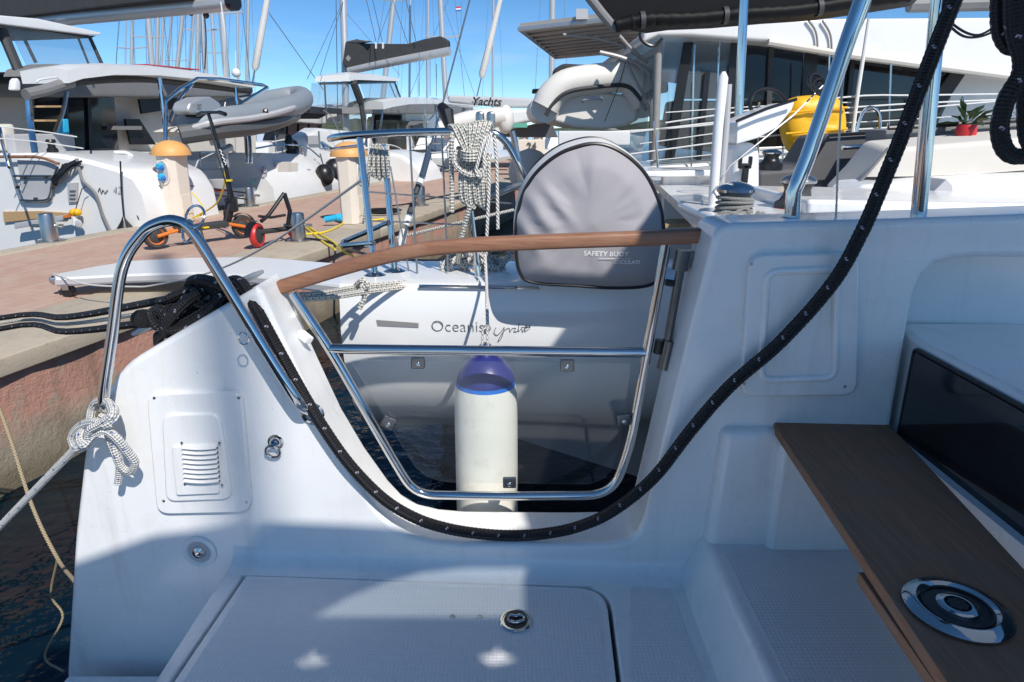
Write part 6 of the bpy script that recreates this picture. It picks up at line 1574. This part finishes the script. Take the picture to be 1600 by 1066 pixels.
# ------------------------------------------------------------------ far yachts, masts and rigging
def far_yacht(px, y, thick, label, pxb=None, ytop=-60, boom=None, furl=None, hull=True, spread=True):
    base = P(px, 200, y); base = V(base.x, base.y, 0)
    r_ = root('distant_yacht', label, 'yacht', base, 'yachts with masts behind the pier')
    H = 16.0
    ptop = P(px if pxb is None else pxb, ytop, y)
    d = V((ptop.x - P(px, 110, y).x) / max(.1, (ptop.z - P(px, 110, y).z)), 0, 1)
    b0 = V(P(px, 110, y).x, y, P(px, 110, y).z)
    m0 = b0 - d * (b0.z - 1.2); m1 = b0 + d * (H - b0.z)
    rr = thick * y / FPX / 2 * 1.12
    MB().tube([m0, m1], rr, 10).build('mast', MASTG, r_)
    if spread and y < 45:
        for z in (5.5, 8.5, 11):
            q = m0 + d * (z - m0.z); MB().tube([q + V(-.7, 0, .05), q, q + V(.7, 0, .05)], .03, 6).build('spreader', MASTG, r_)
    for s in (-.9, .9): MB().tube([m1, m0 + d * 4.3 + V(s * .75, 0, 0), m0 + V(s, 0, 0)], .012, 5).build('shroud', WIRE, r_)
    L = 5.0
    secs = []
    for t, wd, zz in ((-L, .9, 1.1), (-L * .5, 1.6, 1.1), (0, 1.75, 1.15), (L * .6, 1.2, 1.3), (L * 1.1, .1, 1.5)):
        o_ = base + V(0, t, 0); secs.append([o_ + V(-wd, 0, zz), o_ + V(-wd * .8, 0, .2), o_ + V(0, 0, -.4), o_ + V(wd * .8, 0, .2), o_ + V(wd, 0, zz)])
    MB().loft(secs).build('hull', WHITE2, r_, angle=50)
    a = base + V(0, 0, 1.1)
    MB().hexa([a + V(-1, -2.5, 0), a + V(1, -2.5, 0), a + V(.8, 2, 0), a + V(-.8, 2, 0)], [a + V(-.8, -2.2, .5), a + V(.8, -2.2, .5), a + V(.5, 1.5, .4), a + V(-.5, 1.5, .4)]).build('cabin', WHITE2, r_, bevel=.05)
    MB().tube([m0 + d * 1.2, m0 + d * 1.2 + V(.2, -4, 0)], .12, 8).build('boom', CANVASG, r_)
    return r_
fy = [(205, 34, 4, 208), (196, 48, 2, 197), (238, 30, 7, 229), (252, 44, 3, 256), (262, 52, 3, 270), (276, 40, 5, 288), (296, 46, 3, 305), (321, 28, 7, 315), (336, 36, 4, 330), (353, 24, 8, 345), (603, 40, 7, 615), (694, 30, 7, 688), (862, 34, 8, 863), (245, 50, 5, 247), (308, 50, 5, 310), (372, 46, 3, 371), (386, 60, 4, 388), (640, 60, 3, 641), (668, 56, 3, 669), (770, 52, 3, 771)]
lbx = ['distant pale mast left of the fourth mast cluster', 'distant pale mast left of the thick left mast', 'distant slim mast above the grey side-on dinghy', 'distant slim mast just left of the furled sail', 'distant hairline mast under the dark sail cover boom', 'distant hairline mast below the boom end', 'distant hairline mast right of the furled sail above the far boom']
ordn = ['first', 'second', 'third', 'fourth', 'fifth', 'sixth', 'seventh', 'eighth', 'ninth', 'tenth']
for i, (px, y, th, pt) in enumerate(fy):
    lb = ('%s grey mast from the left in the row behind the left catamaran' % ordn[i]) if i < 10 else ['leaning pale mast seen above the dark sail cover', 'tall mast right of the boom end of the middle catamaran', 'tall grey mast standing behind the pale dinghy'][i - 10] if i < 13 else lbx[i - 13]
    far_yacht(px, y, th, lb, pt, ytop=0)
def furled(p0, p1, r0, r1, lb):
    a, b = P(*p0), P(*p1); d = b - a
    r_ = root('furled_genoa', lb, 'sail', a, 'furled sails on forestays')
    MB().tube([a, a + d * .05, a + d * .5, b, b + d * 1.5], [r0 * .5, r0, (r0 + r1) / 2, r1, r1 * .3], 10).build('sail_roll', SAILW, r_)
    MB().tube([a - d * .35, a], .03, 6).build('forestay', WIRE, r_)
furled((398, 110, 26), (419, -10, 26), .13, .10, 'furled pale sail leaning right beside the left catamaran')
furled((752, 122, 32), (784, -10, 32), .16, .10, 'furled pale sail leaning right above the far boom')
# far boom with lettered cover
fb = root('covered_boom', 'far long grey boom cover with black lettering beside the flecked rope', 'boom', P(780, 200, 22))
q = [P(x, y, 22) for x, y in [(700, 160), (700, 149), (790, 152), (870, 156), (870, 168), (790, 168)]]
MB().extr(q, V(0, .5, 0)).build('boom_cover', LIGHTG, fb, bevel=.06, seg=3)
text('Yachts', 'cover_lettering', BLACKP, fb, P(736, 164.5, 21.9), (1, 0, -.02), (0, 0, 1), .34, shear=.3, bold=.008)
fh = root('distant_hull', 'far white yacht hulls below the lettered boom cover', 'yacht', P(800, 230, 22))
q = [P(x, y, 21) for x, y in [(700, 215), (720, 178), (790, 172), (860, 168), (872, 182), (800, 196), (772, 215)]]
MB().extr(q, V(0, 3, 0)).build('topside', WHITE2, fh, bevel=.1, seg=3)
MB().tube(cat([P(690, 204, 19), P(720, 192, 19), P(748, 186, 19), P(790, 182, 19)], 4), [.25] * 13, 12).build('dinghy_tube', DINGHYL, fh)
MB().ball(P(790, 187, 19), .38, 14, (.6, .6, 1)).build('dinghy_end', DINGHYL, fh)
MB().box(P(785, 196, 20), (1.4, .5, .12)).build('green_strip', GREENT, fh)
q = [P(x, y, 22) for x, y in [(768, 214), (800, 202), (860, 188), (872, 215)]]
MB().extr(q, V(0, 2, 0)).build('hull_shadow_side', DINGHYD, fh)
# small flag, wind gear
fg = root('small_flag', 'tiny red white and blue flag flying below a spreader', 'flag', P(716, 18, 30))
for k, m_ in enumerate((REDP, TEXTW, NAVYL)):
    MB().hexa([P(711.5, 11 + 2.4 * k, 30), P(720.5, 10 + 2.4 * k, 30), P(720.5, 12.4 + 2.4 * k, 30), P(711.5, 13.4 + 2.4 * k, 30)], [p + V(0, .02, 0) for p in (P(711.5, 11 + 2.4 * k, 30), P(720.5, 10 + 2.4 * k, 30), P(720.5, 12.4 + 2.4 * k, 30), P(711.5, 13.4 + 2.4 * k, 30))]).build('stripe', m_, fg)
MB().tube([P(720.5, 4, 30), P(720.5, 60, 30)], .01, 5).build('halyard', WIRE, fg)
# dark boom cover behind the pale dinghy
q = [P(x, y, 15) for x, y in [(862, 142), (865, 108), (880, 99), (1010, 106), (1045, 112), (1045, 145)]]
thing(MB().extr(q, V(0, .4, 0)), 'sail_cover', CANVASG, 'dark sail cover on a boom behind the pale hanging dinghy', 'sail cover', bevel=.06, seg=3)
thing(MB().extr([P(x, y, 17) for x, y in [(832, 145), (832, 139), (870, 137), (870, 143)]], V(0, .6, 0)), 'dark_awning', BIMINI, 'small dark awning left of the pale hanging dinghy', 'awning', bevel=.02)
# another yacht behind the camera whose mast shades the aft wall
sy = far = root('sailing_yacht', 'white sailing yacht moored behind the viewer with tall mast', 'yacht', (-.45, -8.6, 0))
secs = []
for t, wd, zz in ((-5, 1.5, 1.1), (-2, 1.9, 1.1), (3, 1.6, 1.2), (8, .1, 1.5)):
    o_ = V(t, -9, 0); secs.append([o_ + V(0, -wd, zz), o_ + V(0, -wd * .8, .2), o_ + V(0, 0, -.4), o_ + V(0, wd * .8, .2), o_ + V(0, wd, zz)])
MB().loft(secs).build('hull', WHITE2, sy, angle=50)
kk = (1.45 + 8.6) / -SUN_DIR.y
xm = W(352, 560).x + SUN_DIR.x * kk
MB().tube([V(xm, -8.6, .9), V(xm, -8.6, 19)], .062, 12).build('mast', MASTG, sy)
# white fender hanging far right of pedestal pair
thing(MB().lathe([(.0, -.22), (.2, -.2), (.36, -.08), (.38, 0), (.36, .08), (.2, .2), (0, .22)], P(828, 268, 12), (0.15, -1, 0), 20, False), 'round_fender', BEIGE, 'round cream fender with blue centre left of the lifebuoy cover', 'fender')

# more rails and rigging on the two catamarans
for pts in ([(-20, 196, 1.2), (60, 205, 1.1), (120, 214, 1.0)], [(-20, 215, 1.2), (60, 222, 1.1), (130, 232, 1.0)]): ctube(pts, 1, .008, 'lifeline', WIREW, c1, 5)
for pts in ([(400, 232, 1.0), (440, 226, .9), (478, 230, .8), (500, 246, .7)], [(470, 228, .8), (476, 245, .8)], [(440, 226, .9), (442, 242, .9)], [(500, 240, .7), (506, 262, .6)]): ctube(pts, 1, .016, 'pushpit_tube', CHROME, c1, 7)
for pts in ([(386, 255, .5), (384, 215, .6), (381, 205, .6)], [(392, 255, .5), (390, 215, .6), (387, 205, .6)]): ctube(pts, .5, .03, 'davit_leg', CHROME, c1, 8)
ctube([(344, 240, .6), (346, 200, .7), (352, 160, .8)], .6, .01, 'davit_line', WIREW, c1, 5)
ctube([(345, 3, 1.2), (352, 60, 1.2), (350, 120, 1.5)], 1.2, .012, 'topping_line', WIREW, c1, 5)
ctube([(318, 8, 1.9), (322, 60, 2.2), (320, 108, 2.4)], 1.2, .012, 'mainsheet', DARKG, c1, 5)
MB().ball(PC(322, 24, 1.9), .06, 8).build('block', BLACKP, c1); MB().ball(PC(298, 20, 2.2), .06, 8).build('block', BLACKP, c1)
for x in (60, 160, 250, 330): MB().tube([PC(x, 33 - (x - 30) * .097, 7 - 5.8 * (x - 30) / 330) + V(0, 0, .16), PC(x, 33 - (x - 30) * .097, 7 - 5.8 * (x - 30) / 330) - V(0, 0, .16)], .02, 6).build('boom_strap', WIREW, c1)
MB().ball(PC(369, 114, 3.0), .10, 12).build('radar_dome', WHITE2, c1)
MB().tube([PC(369, 108, 3.0), PC(368, 80, 3.0)], .008, 5).build('antenna', WIREW, c1)
for pts in ([(570, 232, 1.0), (600, 226, 1.0), (625, 232, .9), (640, 250, .7)], [(600, 226, 1.0), (602, 240, 1.0)]): ctube(pts, 1, .018, 'pushpit_tube', WIREW, c2, 7)
dock_line([PC(600, 262, .5), PC(622, 268, .2), PC(640, 270, 0)], 'short black line from the middle catamaran to its bollard', .02)
dock_line([PC(610, 240, .8), PC(650, 250, .5), PC(696, 262, .3)], 'black line along the stern of the middle catamaran', .02)
ctube([(505, 172, 1.4), (520, 185, 1.2), (540, 230, 1.0)], 1, .012, 'stay', WIRE, c2, 5)
for a, b in (((537, 0, 4.3), (500, 118, 2)), ((541, 20, 4.3), (625, 118, 2)), ((537, 0, 4.3), (480, 124, 1.8))): ctube([a, b], 2, .008, 'rigging', WIRE, c2, 5, smooth=False)

lt_ = root('stern_lantern', 'grey round lantern with red base on the stern beam behind the scooter', 'lantern', PC(345, 299, .5))
c = PC(345, 299, .5)
MB().lathe([(.10, 0), (.105, .03), (.13, .04)], c, n=20).build('base', REDP, lt_)
MB().lathe([(.13, .04), (.16, .16), (.165, .19), (.02, .2)], c, n=20, caps=False).build('shade', LIGHTG, lt_)

# rails and canopies that crowd the gap between the two catamarans
for pts in ([(425, 222, 3.0), (470, 214, 3.0), (540, 210, 3.0)], [(425, 240, 3.0), (470, 232, 3.0), (540, 226, 3.0)]): ctube(pts, 3, .014, 'guard_rail', WIREW, c3, 6)
for x in (430, 455, 480, 510): ctube([(x, 212, 3.0), (x + 1, 245, 3.0)], 3, .016, 'rail_post', CHROME, c3, 6, smooth=False)
cslab([(446, 186), (450, 178), (505, 170), (520, 176), (500, 186)], 4.2, .5, 'dark_canopy', BIMINI, c3, .04)
for a, b in (((700, 0, 6), (640, 150, 3)), ((694, 10, 6), (742, 150, 3)), ((612, 5, 5), (590, 66, 3)), ((420, 20, 2), (505, 140, 3))): ctube([a, b], 3, .010, 'stay', WIRE, c3, 5, smooth=False)
for pts in ([(640, 232, .8), (660, 226, .8), (700, 224, .8)], [(640, 244, .7), (700, 238, .7)]): ctube(pts, .8, .012, 'stern_rail', CHROME, c2, 6)
for x in (645, 672, 698): ctube([(x, 224, .8), (x + 2, 252, .7)], .8, .014, 'rail_post', CHROME, c2, 6, smooth=False)
